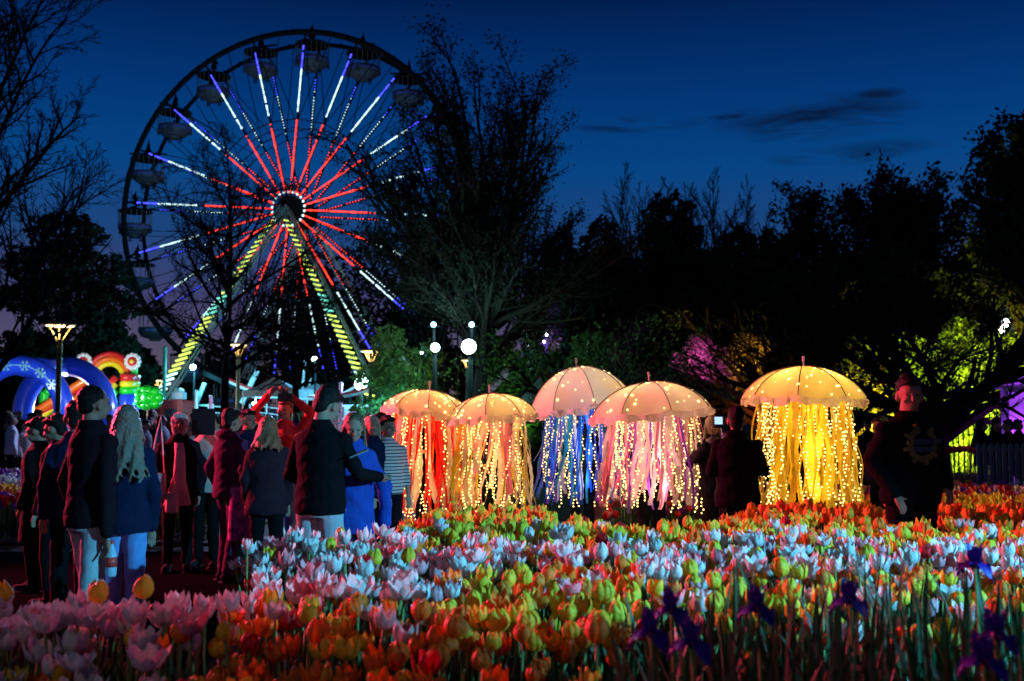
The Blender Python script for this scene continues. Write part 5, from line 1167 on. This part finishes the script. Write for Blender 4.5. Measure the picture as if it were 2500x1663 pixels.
for d in indiv:
    z0 = soil_h(d['x'], d['y'])-.01
    t = thing('tulip', (d['x'], d['y'], z0), d.get('lab', 'tulip'), 'tulip', 'tulips in the front flower bed')
    e = (Matrix.Rotation(d['ta'], 3, 'Z') @ Matrix.Rotation(d['t'], 3, 'X') @ Matrix.Rotation(-d['ta'], 3, 'Z')).to_euler()
    link('stem', STEM, t, (0, 0, 0), tuple(e), (1, 1, d['h']/.45))
    top = e.to_matrix() @ Vector((0, 0, d['h']))
    for k in range(6):
        link('petal', PMESH[d['k'], d['c'], k % 2], t, top, tuple((e.to_matrix() @ Matrix.Rotation(d['a']+k*PI/3, 3, 'Z') @ Matrix.Rotation(rgf.gauss(.03, .12)*(.5 if d['k'] == 'closed' else 1), 3, 'Y')).to_euler()), d['s']*(1 if k % 2 == 0 else .97))
    for k in range(2): link('leaf', LMESH[rgf.randrange(3)], t, (0, 0, 0), (rgf.uniform(-.1, .1), 0, d['a']+k*2.6), rgf.uniform(.8, 1.05))
# the rest of each bed as one object
def merged(name, items, nu, nv, leafn=4, wide=False):
    hv = {}
    for kd in SHAPES:
        for var in range(7):
            Vs, Fs, o = [], [], 0
            for k in range(6):
                V, F = petal_pts(kd, nu, nv, rgt, k % 2); tl = rgt.gauss(.02, .13)*(1 if kd != 'closed' else .5)*(1-.5*(k % 2)); V = V @ np.array([[math.cos(tl), 0, -math.sin(tl)], [0, 1, 0], [math.sin(tl), 0, math.cos(tl)]]); V = V*[1, 1, rgt.uniform(.9, 1.12)]; a = k*PI/3 + rgt.uniform(-.08, .08); c, s = math.cos(a), math.sin(a)
                V = V @ np.array([[c, s, 0], [-s, c, 0], [0, 0, 1]]); Vs.append(V); Fs.append(F+o); o += len(V)
            hv[kd, var] = (np.concatenate(Vs), np.concatenate(Fs))
    AV, AF, AM, o = [], [], [], 0
    for d in items:
        z0 = d.get('z0'); z0 = soil_h(d['x'], d['y'])-.01 if z0 is None else z0
        Rm = np.array(head_mat(d)); a = d['a']; ca, sa = math.cos(a), math.sin(a); Rz = np.array([[ca, -sa, 0], [sa, ca, 0], [0, 0, 1]]); base = np.array([d['x'], d['y'], z0])
        V, F = hv[d['k'], rgt.randrange(7)]; Vw = (V*d['s']) @ Rz.T @ Rm.T + Rm @ np.array([0, 0, d['h']]) + base
        AV.append(Vw); AF.append(F+o); AM.append(np.full(len(F), d['c'])); o += len(V)
        st = []
        for z in (0, .5, 1):
            for j in range(3): st.append((.006*math.cos(j*2.1), .006*math.sin(j*2.1), z*d['h']))
        V = np.array(st) @ Rm.T + base; F = np.array([(q*3+j, q*3+(j+1) % 3, q*3+3+(j+1) % 3, q*3+3+j) for q in range(2) for j in range(3)])
        AV.append(V); AF.append(F+o); AM.append(np.full(len(F), 6)); o += len(V)
        for k in range(2 if leafn else 0):
            V, F = blade_arr(rgt.uniform(.24, .36), rgt.uniform(.03, .055), rgt.uniform(.03, .12), leafn); q = a+k*2.7; c, s = math.cos(q), math.sin(q)
            V = V @ np.array([[c, s, 0], [-s, c, 0], [0, 0, 1]]) + base; AV.append(V); AF.append(F+o); AM.append(np.full(len(F), 7)); o += len(V)
    me = npmesh(name, np.concatenate(AV), np.concatenate(AF), PM+[M_stem, M_blade], np.concatenate(AM), True); return me
o = link('tulips', merged('tulips', rest, 3, 5), None); tag(o, 'the further rows of the front tulip bed, white, yellow, orange', 'tulips', kind='stuff')
# back beds
def col_left(p, Y, rg):
    if Y > 19: return pick(rg, (5, .6), (4, .3), (0, .1))
    if Y > 16.4: return pick(rg, (0, .8), (5, .1), (4, .1))
    if Y > 14.9: return pick(rg, (2, .45), (1, .3), (0, .15), (4, .1))
    return pick(rg, (3, .5), (4, .25), (5, .25))
bl = []
for x, y, p in scatter(-12, -3.7, 13.5, 21, .15, lambda x, y: pxof(x, y) < 540 and not (15.6 < y < 15.6), rgf):
    bl.append(dict(x=x, y=y, p=p, c=col_left(p, y, rgf), k=pick(rgf, ('closed', .4), ('cup', .6)), h=rgf.uniform(.38, .5), a=rgf.uniform(0, 6.28), t=abs(rgf.gauss(0, .12)), ta=rgf.uniform(0, 6.28), s=rgf.uniform(.75, 1.0), z0=.03))
o = link('tulips', merged('tulips', bl, 2, 3, 2), None); tag(o, 'far left tulip bed in bands of violet, white, orange and red behind the people', 'tulips', kind='stuff')
def col_right(p, Y, rg):
    if p < 1800: return pick(rg, (3, .45), (4, .33), (5, .22))
    if Y > 16.2: return pick(rg, (2, .3), (5, .3), (0, .15), (1, .25))
    if Y > 14.2: return pick(rg, (3, .4), (5, .45), (4, .15))
    return pick(rg, (1, .72), (2, .2), (3, .08))
def mound(x, y): return max(0, min(1, (y-12.2)/2.3))*.62*max(0, min(1, (1830-pxof(x, y))/60))
mb = MB(); mb.grid(lambda u, v: (lambda x, Y: Vector((x, Y, .04+mound(x, Y))))(.95+3.5*u, 12.1+5*v), 30, 30); tag(mb.build('bed_soil', M_soil, smooth=True), kind='structure')
br = []
for x, y, p in scatter(1.0, 12, 12.2, 17.0, .145, lambda x, y: pxof(x, y) > 1470 and (y > 12.4 or pxof(x, y) < 1830), rgf):
    br.append(dict(x=x, y=y, p=p, c=col_right(p, y, rgf), k=pick(rgf, ('closed', .5), ('cup', .5)), h=rgf.uniform(.36, .5)+(.12 if p < 1800 and y > 13 else 0), a=rgf.uniform(0, 6.28), t=abs(rgf.gauss(0, .12)), ta=rgf.uniform(0, 6.28), s=rgf.uniform(.75, 1.0), z0=.03+mound(x, y)))
o = link('tulips', merged('tulips', br, 2, 3, 2), None); tag(o, 'far right tulip bed, red and pink by the lanterns, golden and magenta further right', 'tulips', kind='stuff')
# red and white rows beyond the picket fence seen as a red strip
bs = []
for x, y, p in scatter(6, 14, 20.5, 22, .17, lambda x, y: pxof(x, y) > 2260, rgf):
    bs.append(dict(x=x, y=y, p=p, c=3, k='cup', h=.75+.02*(x-7), a=rgf.uniform(0, 6), t=.1, ta=0, s=1, z0=.1))
o = link('tulips', merged('tulips', bs, 2, 3, 2), None); tag(o, 'strip of red tulips in front of the black iron fence', 'tulips', kind='stuff')
# tall iris leaves in the right foreground
AV, AF, o_ = [], [], 0
for _ in range(950):
    Y = rgf.uniform(2.55, 4.3); p = rgf.uniform(1150, 2560)
    if p < 1480 and rgf.random() > (p-1100)/500: continue
    x = GX(p, Y, .6); cap_ = .80 if p > 1750 else .35 + .45*(p-1150)/600
    h = rgf.uniform(.45, 1.0)*cap_*(1 if Y > 2.9 else .85); V, F = blade_arr(h, rgf.uniform(.018, .044), rgf.choice((rgf.uniform(-.02, .08), rgf.uniform(.05, .28))), 6, .35)
    a = rgf.uniform(0, 6.28); c, s = math.cos(a), math.sin(a); V = V @ np.array([[c, s, 0], [-s, c, 0], [0, 0, 1]]) + np.array([x, Y, SOIL-.02]); AV.append(V); AF.append(F+o_); o_ += len(V)
me = npmesh('iris_leaves', np.concatenate(AV), np.concatenate(AF), [M_blade], smooth=True); o = link('iris_leaves', me); tag(o, 'dense upright sword-shaped iris leaves filling the right foreground', 'iris leaves', kind='stuff')
M_iris = mat('iris_petal', (.05, .012, .30), .5, trans=.14, var=.2, vscale=30)
def iris(px, py, Y, lab, s=1.0):
    w = W(px, py, Y); t = thing('iris', (w.x, Y, SOIL), lab, 'iris', 'violet irises in the right foreground'); h = w.z-SOIL
    mb = MB(); mb.tube([(0, 0, 0), (.01, 0, h*.5), (0, 0, h)], [.007, .006, .006], 6); mb.build('stem', M_stem, t)
    for k in range(6):
        fall = k % 2; a = k*PI/3
        def f(u, v):
            ww = .048*s*math.sin(PI*min(1, .1+.85*v))*(u-.5)*2*(.8 if fall else .6); r = (.085 if fall else .035)*s*v; z = (.03*math.sin(v*PI*.6) - .075*v*v)*s if fall else (.09*v)*s
            return Vector((r*math.cos(a)-ww*math.sin(a), r*math.sin(a)+ww*math.cos(a), h+z+.010*math.sin(u*11+v*7+k)))
        mb = MB(); mb.grid(f, 4, 6); mb.build('petal', M_iris, t, True)
for px, py, Y, lab in ((1590, 1535, 3.0, 'large violet iris leaning below the pink lantern'), (1690, 1560, 2.9, 'violet iris right beside the large leaning one'), (1850, 1475, 3.3, 'violet iris below the yellow lantern'), (2075, 1455, 3.4, 'dark violet iris below the gap left of the big man'),
                       (2380, 1365, 3.9, 'bright blue-violet iris standing among the pale tulips at the right'), (2430, 1540, 3.0, 'blue-violet iris low at the right edge'), (2400, 1600, 2.8, 'lowest violet iris in the bottom right corner'), (1640, 1480, 3.3, 'small violet iris behind the large leaning one')):
    iris(px, py+15, Y, lab, .8)
